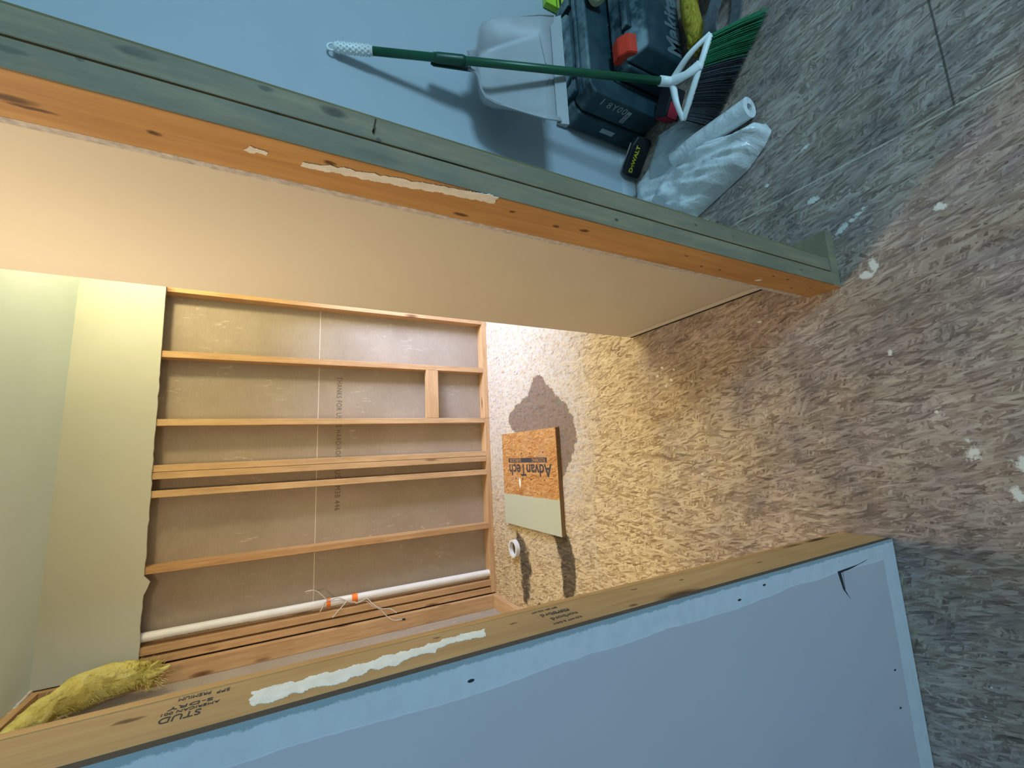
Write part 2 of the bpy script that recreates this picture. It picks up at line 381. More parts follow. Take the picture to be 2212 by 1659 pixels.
    darkl = k.math('MAXIMUM', seam(x, 0.783, 0.0012, None, 0.30, y), s2)
    col = k.mix(k.math('MULTIPLY', darkl, 0.8), col, (0.05, 0.045, 0.035))
    # small paint and plaster flecks, splinter cracks, screw heads
    fd = k.voro(k.vadd(p, k.vmul(k.noise(p, 60, 2, out=1), (0.012, 0.012, 0))), 13, 'Distance')
    fr = k.xyz(k.voro(k.vadd(p, k.vmul(k.noise(p, 60, 2, out=1), (0.012, 0.012, 0))), 13, 'Color'))[1]
    fleck = k.math('MULTIPLY', k.math('LESS_THAN', fd, 0.052), k.math('GREATER_THAN', fr, 0.80))
    col = k.mix(fleck, col, (0.72, 0.66, 0.56))
    cr = k.ramp(k.noise(k.vmul(k.rot(pb, 0.3), (60, 8, 1)), 1.3, 6, 0.78), [(0.30, 1.0), (0.36, 0.0)])
    col = k.mix(k.math('MULTIPLY', cr, 0.75), col, (0.05, 0.035, 0.025))
    col = k.mix(wet, col, k.mix(1.0, col, (0.42, 0.36, 0.34), 'MULTIPLY'))
    col = k.mix(k.math('MULTIPLY', mold, 0.9), col, k.ramp(f, [(0.3, (0.018, 0.014, 0.01)), (0.9, (0.12, 0.09, 0.06))]))
    col = k.mix(k.math('MULTIPLY', pale, 0.9), col, (0.72, 0.72, 0.66))
    k.bump(k.math('ADD', f, k.math('MULTIPLY', pale, 0.3)), 0.35, 0.002)
    return k.done(col, k.math('SUBTRACT', 0.72, k.math('MULTIPLY', wet, 0.12)), 0.25)
M_floor = osb_mat('osb_subfloor')

# ------------------------------------------------------------------ floor with its stains (masks by place on the floor)
def inpoly(px, py, poly):
    c = np.zeros(px.shape, bool); n = len(poly)
    for i in range(n):
        x0, y0 = poly[i]; x1, y1 = poly[(i + 1) % n]
        t = ((y0 > py) != (y1 > py)) & (px < (x1 - x0) * (py - y0) / (y1 - y0 + 1e-12) + x0); c ^= t
    return c
def blur(a, n):
    for _ in range(n):
        b = a.copy(); b[1:-1, 1:-1] = (a[1:-1, 1:-1] * 2 + a[2:, 1:-1] + a[:-2, 1:-1] + a[1:-1, 2:] + a[1:-1, :-2]) / 6; a = b
    return a
def make_floor():
    xs = np.concatenate([np.arange(-3.2, -1.2, 0.2), np.arange(-1.2, 2.2, 0.01), np.arange(2.2, 3.41, 0.2)])
    ys = np.concatenate([np.arange(-3.2, 0.0, 0.2), np.arange(0.0, 3.1, 0.01), np.arange(3.1, 3.31, 0.1)])
    X, Y = np.meshgrid(xs, ys); ny, nx = X.shape
    v = np.stack([X.ravel(), Y.ravel(), np.zeros(X.size)], 1)
    i = np.arange(ny * nx).reshape(ny, nx)
    q = np.stack([i[:-1, :-1].ravel(), i[:-1, 1:].ravel(), i[1:, 1:].ravel(), i[1:, :-1].ravel()], 1)
    me = bpy.data.meshes.new('floor'); me.vertices.add(len(v)); me.vertices.foreach_set('co', v.ravel().astype(np.float32))
    me.loops.add(q.size); me.loops.foreach_set('vertex_index', q.ravel().astype(np.int32))
    me.polygons.add(len(q)); me.polygons.foreach_set('loop_start', np.arange(0, q.size, 4, dtype=np.int32)); me.polygons.foreach_set('loop_total', np.full(len(q), 4, np.int32))
    me.update(); me.validate()
    wet = inpoly(X, Y, [(0.49, 2.36), (0.49, 2.26), (0.38, 2.16), (0.30, 2.05), (0.21, 1.95), (0.10, 1.915), (0.02, 1.945), (-0.09, 2.02), (-0.18, 2.11), (-0.14, 2.3), (0.16, 2.66), (0.25, 2.77), (0.33, 2.60), (0.38, 2.42)]).astype(float)
    mold = inpoly(X, Y, [(-0.44, 2.26), (-0.46, 2.07), (-0.56, 2.02), (-0.74, 2.03), (-0.84, 2.10), (-0.80, 2.15), (-0.62, 2.16), (-0.50, 2.21)]).astype(float)
    m2 = inpoly(X, Y, [(-0.50, 2.72), (-0.53, 2.60), (-0.62, 2.52), (-0.74, 2.50), (-0.95, 2.55), (-1.02, 2.62), (-0.85, 2.66), (-0.70, 2.66), (-0.60, 2.70)]).astype(float) * 0.78
    pale = np.zeros_like(X)
    def spot(cx, cy, rx, ry, a=0, s=1.0):
        c, sn = math.cos(a), math.sin(a); dx, dy = X - cx, Y - cy
        u = (dx * c + dy * sn) / rx; t = (-dx * sn + dy * c) / ry
        np.maximum(pale, s * np.clip(1.0 - 0.5 * np.sqrt(u * u + t * t) , 0, 1), out=pale)
    for a in PALE: spot(*a)
    col = np.stack([blur(wet, 26), pale, np.maximum(blur(mold, 16), blur(m2, 22)), np.ones_like(X)], -1).reshape(-1, 4)
    att = me.color_attributes.new('marks', 'FLOAT_COLOR', 'POINT'); att.data.foreach_set('color', col.ravel().astype(np.float32))
    o = link('floor', me, M_floor); o['kind'] = 'structure'; return o
PALE = [(0.722, 0.625, 0.012, 0.018), (0.55, 0.36, 0.012, 0.014), (0.615, 0.53, 0.006, 0.045, 0.5), (0.597, 0.565, 0.010, 0.024, 0.5),
        (0.46, 0.51, 0.022, 0.012, 0.3), (0.44, 0.53, 0.012, 0.02), (0.215, 0.512, 0.012, 0.007), (-0.05, 0.395, 0.022, 0.02, 0, 0.8),
        (-0.075, 0.31, 0.018, 0.03), (-0.14, 0.34, 0.018, 0.013), (-0.15, 0.25, 0.018, 0.014, 0, 0.9), (-0.13, 0.29, 0.01, 0.008),
        (0.115, 2.62, 0.010, 0.014), (0.30, 1.31, 0.007, 0.011), (0.33, 1.28, 0.006, 0.009), (0.31, 1.22, 0.006, 0.007), (0.27, 1.24, 0.007, 0.01),
        (0.25, 1.27, 0.008, 0.008), (0.245, 1.14, 0.006, 0.007), (0.40, 0.84, 0.005, 0.008), (-0.02, 0.40, 0.01, 0.01, 0, 0.7), (0.9, 0.62, 0.006, 0.02, 0.4), (0.85, 0.75, 0.006, 0.012)]
floor = make_floor()

# ------------------------------------------------------------------ room shell
XR, YB = 3.2, 3.146
struct('ceiling', nbox(-3.2, 3.4, -3.2, 3.3, 2.44, 2.52), M_ceil)
struct('wall_right', nbox(XR, XR + 0.12, -3.2, 3.3, 0, 2.44), M_outer)
struct('wall_left', nbox(-3.2, -3.08, -3.08, 0.579, 0, 2.44), M_outer)
struct('wall_rear', nbox(-3.2, XR, -3.2, -3.08, 0, 2.44), M_outer)
# far wall: back of the next room's gypsum board, in two sheets with a pale joint between them
g = bmesh.new(); box(g, -1.35, XR, YB, YB + 0.0127, 0, 1.2205); box(g, -1.35, XR, YB, YB + 0.0127, 1.2245, 2.44)
wb = struct('wall_back', g, M_gyp)
jb = obj('joint_strip', nbox(-1.35, XR, YB + 0.001, YB + 0.012, 1.2205, 1.2245), plain('joint_edge_paper', (0.80, 0.76, 0.66), 0.8), wb)
def printed(xr, txt, width, z=1.108, size=0.048):
    cu = lettering('printed_text', txt, size, (xr, YB - 0.0004, z), (-1, 0, 0), (0, 0, -1), M_ink2, wb, 0.0002, 1.15)
    xs = [v.co.x for v in cu.data.vertices]; s = width / (max(xs) - min(xs)); x0 = max(xs)
    for v in cu.data.vertices: v.co.x = x0 + (v.co.x - x0) * s
    return cu
printed(0.585, 'THANKS FOR US', 0.292); printed(0.251, 'S HARDIROC', 0.226); printed(-0.05, 'US', 0.05); printed(-0.153, 'M3B 446', 0.158)
wr = struct('wall_back_room_right', prism(bmesh.new(), [(1.90, 1.44, 0), (1.90, 3.05, 0), (1.90, 3.05, 2.44), (1.90, 1.44, 2.44)], (0.1, 0, 0)), M_outer)
wn = struct('window_1', nbox(1.88, 1.90, 1.98, 3.02, 0.5, 1.6), M_outer)
obj('window_frame', nbox(1.86, 1.88, 1.98, 2.03, 0.5, 1.6), M_outer, wn)
# upper drywall still in place above the ragged cut
top = bmesh.new(); r = random.Random(4); pts = []
n = 90
for i in range(n + 1):
    x = -0.998 + (2.893) * i / n; z = 2.045 + (x + 1) * 0.009 + r.uniform(-0.003, 0.003) * (1 if x < 0.6 else 0.2)
    if -0.62 < x < -0.56: z -= 0.012 + r.uniform(0, 0.012)
    pts.append((x, 3.044, z))
pts += [(1.895, 3.044, 2.44), (-0.998, 3.044, 2.44)]
prism(top, pts, (0, 0.0125, 0))
struct('wall_back_upper', top, M_backdw)
# left wall of the back room: backing gypsum behind its open framing
struct('wall_closet_left', nbox(-1.107, -1.094, 0.694, YB, 0, 2.44), M_gyp)
# near partition, left of the opening: drywall front, drywall back
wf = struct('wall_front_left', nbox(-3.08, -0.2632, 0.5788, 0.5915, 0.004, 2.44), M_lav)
struct('wall_front_left_rear_face', nbox(-1.094, -0.2755, 0.681, 0.694, 0.004, 2.44), M_cream)
tear = bmesh.new(); prism(tear, [(-0.2935, 0.5785, 0.140), (-0.2985, 0.5785, 0.19), (-0.3, 0.5785, 0.282), (-0.34, 0.5785, 0.270), (-0.366, 0.5785, 0.245), (-0.343, 0.5785, 0.262), (-0.305, 0.5785, 0.268), (-0.3025, 0.5785, 0.22), (-0.297, 0.5785, 0.16)], (0, 0.0005, 0))
obj('tear', tear, M_gap, wf)['label'] = 'black torn slit in the wall paint'
flap = bmesh.new(); prism(flap, [(-0.3035, 0.577, 0.262), (-0.341, 0.5775, 0.262), (-0.335, 0.5782, 0.235), (-0.303, 0.5782, 0.2)], (0, 0.0006, 0))
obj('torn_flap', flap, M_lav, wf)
nails = bmesh.new()
for x, z in ((-0.291, 1.18), (-0.282, 0.55), (-0.55, 0.105), (-0.63, 0.11), (-0.295, 0.63)):
    prism(nails, [(x + 0.002 * math.cos(a), 0.5782, z + 0.005 * math.sin(a)) for a in np.linspace(0, 6.28, 8)[:-1]], (0, 0.0008, 0))
obj('nail_hole', nails, M_gap, wf)
# beige closet side wall and blue alcove wall
struct('wall_closet_right', nbox(0.505, 0.60, 0.694, 1.44, 0.012, 2.44), M_beige)
struct('wall_alcove', nbox(0.60, XR, 1.325, 1.44, 0, 2.44), M_blue)
struct('wall_front_rear_face', nbox(0.4305, 0.50, 0.681, 0.694, 0.03, 2.44), M_paper)
struct('base_gap_shade', nbox(0.503, 0.5055, 0.70, 1.438, 0.004, 0.012), M_gap)  # dark strip painted for the shade in the gap under the drywall

# ------------------------------------------------------------------ framing lumber
def lumber(name, x0, x1, y0, y1, z0, z1, m, label, cat='stud', group=None, parent=None):
    loc = ((x0 + x1) / 2, (y0 + y1) / 2, z0)
    o = obj(name, nbox(x0, x1, y0, y1, z0, z1, bev=0.0022), m, parent, loc, world=True)
    if not parent: tag(o, label, cat, group)
    return o
GS = 'upright studs of the open far wall'
F0, F1 = 3.057, 3.1455
for x0, lab, m in ((1.045, 'far wall stud farthest right, half hidden behind the beige closet wall', M_pine),
                (0.647, 'far wall stud whose left side carries the short horizontal block', M_pine),
                (0.250, 'far wall stud with a ragged dark bark edge, left of the short block', M_pine_pale),
                (-0.006, 'right stud of the touching pair in the middle of the far wall', M_pine_pale),
                (-0.0462, 'left stud of the touching pair in the middle of the far wall', M_pine_pale),
                (-0.146, 'single far wall stud just left of the touching pair, behind a narrow dark gap', M_pine_pale),
                (-0.543, 'lone far wall stud between the middle group and the white pipe', M_pine),
                (-0.946, 'far wall stud just left of the white pipe', M_pine),
                (-0.9965, 'leftmost far wall stud, against the corner stud', M_pine)):
    lumber('wall_stud', x0, x0 + 0.038, F0, F1, 0.038, 2.40, m, lab, 'stud', GS)
lumber('corner_stud', -1.0935, -1.0045, 3.019, 3.0565, 0.038, 2.40, M_pine, 'orange corner stud showing its broad knotty face, left end of the far wall', 'stud')
lumber('left_wall_stud', -1.0935, -1.0045, 2.60, 2.638, 0.038, 2.40, M_pine, 'stud of the left closet wall beside the yellow insulation', 'stud')
lumber('blocking', 0.2885, 0.6465, 3.057, 3.095, 0.409, 0.501, M_pine_X, 'short pale horizontal block nailed between two studs near the floor', 'lumber block')
lumber('bottom_plate', -0.9965, 0.285, F0, F1, 0.0005, 0.0375, M_pine_X, 'longer left piece of the floor plate under the far wall studs', 'floor plate', 'bottom plates of the far wall')
lumber('bottom_plate', 0.287, 2.9, F0, F1, 0.0005, 0.0375, M_pine_X, 'right piece of the floor plate under the stud block, in the bluish light', 'floor plate', 'bottom plates of the far wall')
lumber('side_plate', -1.0935, -1.0045, 0.75, 3.0565, 0.0005, 0.0375, M_pine_Y, 'floor plate running from the far left corner towards the viewer', 'floor plate')
lumber('top_plate', -0.9965, 2.9, F0, F1, 2.401, 2.4395, M_pine_X, 'hidden top plate above the far wall studs', 'top plate')
lumber('side_top_plate', -1.0935, -1.0045, 0.75, 3.0565, 2.401, 2.4395, M_pine_Y, 'brown top plate of the left closet wall above the insulation', 'top plate')

# opening, right side: three studs on a plate stub
rj = lumber('jamb_stud', 0.430, 0.4672, 0.592, 0.6808, 0.0375, 2.4395, M_jamb, 'orange jamb stud with a long cream plaster smear, right side of the opening', 'stud')
lumber('trimmer_stud', 0.4735, 0.5115, 0.5945, 0.6808, 0.0375, 2.4395, M_grey, 'grey green stud with cool daylight in its colour, screwed beside the orange jamb stud', 'stud')
lumber('furring_strip', 0.5125, 0.530, 0.612, 0.6808, 0.0375, 2.4395, M_olive, 'thin olive strip behind the grey green stud, stopping above the plate', 'wood strip')
# front edge of the jamb stud, cool daylight painted on as grey green
wf_ = obj('cool_lit_face', nbox(0.4306, 0.4672, 0.5905, 0.5921, 0.0375, 2.4395), M_grey, None); wf_.parent = rj; wf_.data.transform(Matrix.Translation(-wloc(rj))); wf_['label'] = 'grey green front edge, cool daylight in its colour'
rp = lumber('plate_stub', 0.430, 0.60, 0.5915, 0.6808, 0.0005, 0.037, M_grey, 'short grey floor plate stub under the jamb studs on the right', 'floor plate')
pe = obj('cut_end', nbox(0.4293, 0.4302, 0.5915, 0.6808, 0.0005, 0.037), M_jamb, None); pe.parent = rp; pe.data.transform(Matrix.Translation(-wloc(rp)))
# opening, left side
lj = lumber('left_jamb_stud', -0.301, -0.263, 0.592, 0.6805, 0.0375, 2.4395, M_ljamb, 'tan jamb stud with a white plaster smear and black stamps, left side of the opening', 'stud')
lumber('left_plate', -1.09, -0.263, 0.592, 0.6805, 0.0005, 0.037, M_ljamb, 'floor plate end under the tan jamb stud on the left', 'floor plate')

le = obj('rear_edge_strip', nbox(-0.275, -0.2624, 0.6805, 0.6945, 0.0005, 2.4395), M_jamb, None); le.parent = lj; le.data.transform(Matrix.Translation(-wloc(lj)))
def smear(parent, x, poly, ex, seed, amp=0.003):
    b = bmesh.new(); P = ragged(ragged(poly, amp, 0.008, seed), amp * 0.35, 0.002, seed + 1)
    prism(b, [(x, y, z) for y, z in P], (ex, 0, 0))
    o = part('plaster_smear', b, M_plaster, parent); return o
smear(rj, 0.4299, [(0.637, 1.400), (0.631, 1.33), (0.624, 1.25), (0.613, 1.15), (0.609, 1.100), (0.589, 1.100), (0.593, 1.15), (0.603, 1.22), (0.611, 1.30), (0.617, 1.36), (0.625, 1.395)], -0.0008, 3, 0.0025)['label'] = 'long cream plaster smear'
smear(rj, 0.4299, [(0.632, 1.47), (0.63, 1.445), (0.619, 1.44), (0.620, 1.46)], -0.0006, 8)
smear(rj, 0.4299, [(0.66, 0.30), (0.655, 0.285), (0.645, 0.285), (0.648, 0.30)], -0.0006, 18, 0.002)
smear(lj, -0.2629, [(0.640, 1.432), (0.640, 1.36), (0.645, 1.28), (0.650, 1.20), (0.654, 1.13), (0.632, 1.136), (0.630, 1.16), (0.632, 1.20), (0.618, 1.215), (0.626, 1.24), (0.612, 1.27), (0.618, 1.30), (0.604, 1.34), (0.610, 1.38), (0.606, 1.43)], 0.0008, 5, 0.004)
# stamps on the left jamb (reading upwards, upside down to the viewer)
def stamp(txt, y, z0, z1, size, m=M_ink, name='stamp'):
    o = lettering(name, txt, size, (-0.2626, y, z0), (0, 0, 1), (0, -1, 0), m, lj, 0.0002)
    zs = [v.co.z for v in o.data.vertices]; s = (z1 - z0) / (max(zs) - min(zs)); a = min(zs)
    for v in o.data.vertices: v.co.z = a + (v.co.z - a) * s
stamp('norbord', 0.653, 0.973, 1.027, 0.016); stamp('norbord', 0.632, 0.970, 1.020, 0.016)
stamp('SPF 001 KD-HT', 0.670, 0.985, 1.035, 0.008); stamp('SPF 001 KD', 0.646, 0.975, 1.01, 0.006); stamp('KD-HT S-DRY', 0.612, 0.975, 1.03, 0.008)
stamp('STUD', 0.634, 1.478, 1.515, 0.018); stamp('S-DRY', 0.655, 1.470, 1.512, 0.010); stamp('AMERICAN 001', 0.644, 1.463, 1.516, 0.008); stamp('PREMIUM', 0.674, 1.474, 1.505, 0.011); stamp('SPF', 0.670, 1.455, 1.468, 0.011)
# nail in the grey green stud
nl = tube(bmesh.new(), [(0.487, 0.6, 1.305), (0.487, 0.588, 1.305), (0.501, 0.584, 1.303)], 0.0014, 8)
tag(obj('nail', nl, plain('rusty_steel', (0.10, 0.07, 0.05), 0.5, metal=0.7), None, (0.487, 0.592, 1.305), world=True), 'bent rusty nail sticking out of the grey green stud', 'nail')

# ------------------------------------------------------------------ white pipe with taped cords
M_pvc = plain('white_pvc', (0.80, 0.79, 0.74), 0.35, 0.05, 10, 0.05)
pp = obj('drain_pipe', pipe_shell(bmesh.new(), (-0.864, 3.09, 0.03), (-0.864, 3.09, 2.40), 0.024, 0.020), M_pvc, None, (-0.864, 3.09, 0.03), smooth=False, world=True)
tag(pp, 'tall white plastic pipe standing between the far wall studs', 'pipe')
pr_ = lettering('pipe_print', 'ASTM D2665 PVC-1 SCH 40 DWV NSF 1-1/4 IN PRESSURE PIPE ASTM D1785', 0.012, (-0.8785, 3.0695, 1.95), (0, 0, -1), (-0.6, 0.8, 0), M_ink2, pp, 0.0002)
M_tape = plain('orange_tape', (0.95, 0.22, 0.02), 0.5, 0.1, 60)
for z0, z1, lab in ((1.128, 1.152, 'upper band of orange tape around the white pipe'), (0.968, 1.002, 'lower band of orange tape around the white pipe')):
    o = obj('tape_band', pipe_shell(bmesh.new(), (-0.864, 3.09, z0), (-0.864, 3.09, z1), 0.0262, 0.0243), M_tape, None, (-0.864, 3.09, z0), smooth=False, world=True)
    tag(o, lab, 'tape', 'orange tape bands on the pipe')
M_cord = plain('grey_cord', (0.62, 0.56, 0.46), 0.8, 0.15, 80)
def curve_pts(c, n=26):
    c = [Vector(p) for p in c]; out = []
    for i in range(len(c) - 1):
        p0 = c[max(i - 1, 0)]; p1 = c[i]; p2 = c[i + 1]; p3 = c[min(i + 2, len(c) - 1)]
        for j in range(n // (len(c) - 1) + 1):
            t = j / (n // (len(c) - 1) + 1)
            out.append(0.5 * ((2 * p1) + (-p0 + p2) * t + (2 * p0 - 5 * p1 + 4 * p2 - p3) * t * t + (-p0 + 3 * p1 - 3 * p2 + p3) * t ** 3))
    out.append(c[-1]); return out
cb = bmesh.new()
Y = 3.055
tube(cb, curve_pts([(-0.765, Y - 0.01, 1.275), (-0.762, Y - 0.015, 1.235), (-0.783, Y, 1.20), (-0.832, 3.06, 1.155), (-0.845, 3.064, 1.13), (-0.838, 3.064, 1.09), (-0.856, 3.062, 1.05), (-0.878, 3.064, 1.01), (-0.882, 3.064, 0.98)]), 0.0035, 6)
tube(cb, curve_pts([(-0.775, Y - 0.01, 1.270), (-0.764, Y - 0.014, 1.235)], 4), 0.0022, 5)
tube(cb, curve_pts([(-0.845, 3.06, 1.16), (-0.875, 3.055, 1.175), (-0.893, 3.04, 1.19)]), 0.003, 6)
tube(cb, curve_pts([(-0.862, 3.06, 1.03), (-0.90, 3.045, 1.075), (-0.925, 3.035, 1.105), (-0.938, 3.03, 1.12)]), 0.0033, 6)
tube(cb, curve_pts([(-0.888, 3.06, 0.985), (-0.878, 3.05, 0.94), (-0.868, 3.04, 0.915), (-0.905, 3.02, 0.88), (-0.938, 3.01, 0.83), (-0.945, 3.0, 0.78), (-0.975, 2.99, 0.74)]), 0.003, 6)
tube(cb, curve_pts([(-0.892, 3.06, 0.98), (-0.885, 3.05, 0.92), (-0.915, 3.03, 0.885), (-0.945, 3.015, 0.835), (-0.985, 3.0, 0.80), (-1.015, 2.99, 0.76), (-1.02, 2.985, 0.70)]), 0.0028, 6)
ct = obj('cord', cb, M_cord, None, (-0.864, 3.06, 1.0), smooth=True, world=True); tag(ct, 'frayed grey cord taped to the white pipe with loose dangling ends', 'cord')
part('plug_tip', tube(bmesh.new(), [(-1.02, 2.985, 0.705), (-1.022, 2.984, 0.685)], 0.006, 8), M_gap, ct)

# ------------------------------------------------------------------ insulation batt
def batt():
    M_ins = NT('yellow_fibreglass'); k = M_ins; o = k.obj()
    f = k.noise(o, 26, 6, 0.75); f1 = k.noise(o, 5, 3)
    col = k.ramp(k.math('ADD', k.math('MULTIPLY', f, 0.5), k.math('MULTIPLY', f1, 0.5)), [(0.32, (0.50, 0.38, 0.07)), (0.5, (0.82, 0.73, 0.22)), (0.68, (0.90, 0.87, 0.50))])
    k.bump(f, 1.0, 0.02); mat = k.done(col, 0.95, 0.05)
    path = curve_pts([(-1.03, 2.62, 2.37), (-1.0, 2.76, 2.30), (-0.985, 2.88, 2.20), (-0.985, 2.93, 2.10), (-0.985, 2.93, 2.00), (-1.0, 2.91, 1.95)], 60)
    bm = bmesh.new(); N = len(path); rad = []
    for i in range(N):
        t = i / (N - 1); rad.append(0.024 + 0.078 * math.sin(math.pi * min(1, t * 1.15)) ** 0.7 * (0.55 + 0.45 * t) if t < 0.93 else 0.055)
    tube(bm, path, rad, 40, flat=(1.0, 0.62))
    rr = random.Random(3)
    from mathutils import noise as mn
    for v in bm.verts:
        a = mn.fractal(v.co * 16, 0.9, 2.1, 5); d = mn.fractal(v.co * 60 + Vector((7, 0, 0)), 0.8, 2, 3)
        low = max(0.0, (2.02 - v.co.z) / 0.1)
        v.co += Vector((mn.noise(v.co * 14), mn.noise(v.co * 14 + Vector((5, 5, 5))), mn.noise(v.co * 14 + Vector((9, 1, 2))))) * (0.016 + 0.02 * low)
        v.co += v.co.normalized() * 0 + Vector((a, d, a)) * 0.008
    ob = obj('insulation_batt', bm, mat, None, (-1.0, 2.88, 1.95), smooth=True, world=True)
    tag(ob, 'torn yellow fibreglass insulation batt sagging from the left wall near the ceiling', 'insulation')
    fb = bmesh.new()
    for i in range(420):
        t = rr.random(); p = path[int((0.25 + 0.75 * t) * (N - 1))]; d = Vector((rr.uniform(-1, 1), rr.uniform(-1, 0.2), rr.uniform(-1, 0.3))).normalized()
        L = rr.uniform(0.012, 0.028); q = p + d * 0.055
        tube(fb, [q, q + d * L * 0.5 + Vector((0, 0, -0.004)), q + d * L + Vector((rr.uniform(-.01, .01), 0, -0.01))], [0.0016, 0.0012, 0.0004], 4)
    tube(fb, curve_pts([(-0.99, 2.90, 1.97), (-0.98, 2.90, 1.92), (-0.965, 2.90, 1.885)], 8), [0.022, 0.018, 0.010, 0.003], 8)
    s = part('fibre_wisps', fb, mat, ob, True); s['kind'] = 'stuff'
batt()
tp = bmesh.new(); P = ragged([(-1.0, 2.96), (-0.99, 3.04), (-1.0, 3.044), (-1.03, 2.80), (-1.01, 2.80)], 0.003, 0.02, 3)
prism(tp, [(x, y, 2.4385) for x, y in P], (0, 0, -0.012)); obj('torn_ceiling_edge', tp, M_paper, bpy.data.objects['ceiling'])

# ------------------------------------------------------------------ subfloor offcut and flange on the floor
def board():
    k, col, f = osb_mat('advantech_board', False)
    x, y, z = k.xyz(k.pos())
    m = k.step(k.math('ADD', x, k.math('MULTIPLY', k.math('SUBTRACT', k.noise(k.pos(), 14, 3), 0.5), 0.02)), -0.272, 0.0012)
    dusty = k.ramp(k.noise(k.pos(), 7, 5, 0.7), [(0.5, 0.0), (0.7, 0.35)])
    col = k.mix(dusty, col, (0.62, 0.45, 0.30))
    col = k.mix(m, (0.50, 0.52, 0.38), col)
    mat = k.done(col, 0.55, 0.3)
    b = obj('subfloor_panel', nbox(-0.472, 0.141, 2.089, 2.791, 0.001, 0.0275, bev=0.001, seg=1), mat, None, (-0.165, 2.44, 0.001), world=True)
    tag(b, 'orange wood panel offcut lying on the floor, one end painted pale green', 'wood panel')
    e = obj('panel_edge', nbox(-0.4722, 0.1412, 2.0885, 2.0892, 0.001, 0.0270), plain('dark_panel_edge', (0.20, 0.12, 0.05), 0.8, 0.2, 80), b)
    e.data.transform(Matrix.Translation(-wloc(b)))
    bar = part('printed_bar', nbox(-0.060, -0.030, 2.20, 2.70, 0.0274, 0.0280), M_ink, b)
    o = lettering('brand_lettering', 'AdvanTech', 0.105, (-0.072, 2.155, 0.0277), (0, 1, 0), (-1, 0, 0), M_ink, b, 0.0003, bold=0.002)
    ys = [v.co.y for v in o.data.vertices]; s = 0.54 / (max(ys) - min(ys)); a = min(ys)
    for v in o.data.vertices: v.co.y = a + (v.co.y - a) * s
    pale = plain('panel_orange', (0.50, 0.27, 0.10), 0.7)
    lettering('bar_lettering', 'FLOORING', 0.032, (-0.034, 2.22, 0.0281), (0, 1, 0), (-1, 0, 0), pale, b, 0.0003)
    lettering('bar_lettering', 'SUBFLOOR', 0.032, (-0.034, 2.52, 0.0281), (0, 1, 0), (-1, 0, 0), pale, b, 0.0003)
    for x in (0.0, -0.165):
        for y in (2.24, 2.40, 2.51, 2.60):
            dots = bmesh.new(); bmesh.ops.create_uvsphere(dots, u_segments=8, v_segments=4, radius=0.006, matrix=Matrix.Translation((x, y, 0.0255))); part('nail_mark', dots, M_ink, b)
    drip = bmesh.new(); prism(drip, [(-0.175 - t, 2.55 + 0.012 * math.sin(a), 0.0274) for a, t in ((0, -0.02), (1.2, 0), (1.9, 0.025), (3.14, 0.05), (4.4, 0.025), (5.1, 0.0))], (0, 0, 0.0008))
    part('paint_drip', drip, M_plaster, b)
board()
fl_ = obj('toilet_flange_ring', pipe_shell(bmesh.new(), (-0.632, 2.70, 0.001), (-0.632, 2.70, 0.03), 0.057, 0.044), M_pvc, None, (-0.632, 2.70, 0.001), world=True)
tag(fl_, 'white plastic pipe ring standing up from a stained patch of floor', 'pipe ring')
part('dark_hole', tube(bmesh.new(), [(-0.632, 2.70, 0.0015), (-0.632, 2.70, 0.004)], 0.044, 32), plain('drain_dark', (0.10, 0.07, 0.04), 0.8), fl_)
deb = tube(bmesh.new(), curve_pts([(-1.04, 2.47, 0.056), (-0.985, 2.445, 0.05), (-0.94, 2.42, 0.03), (-0.90, 2.40, 0.015)], 12), [0.014, 0.012, 0.006], 7)
tag(obj('debris_scrap', deb, plain('dark_scrap', (0.12, 0.08, 0.05), 0.9, 0.3), None, (-0.97, 2.43, 0.01), smooth=True, world=True), 'dark splintered scrap lying over the left floor plate', 'debris')

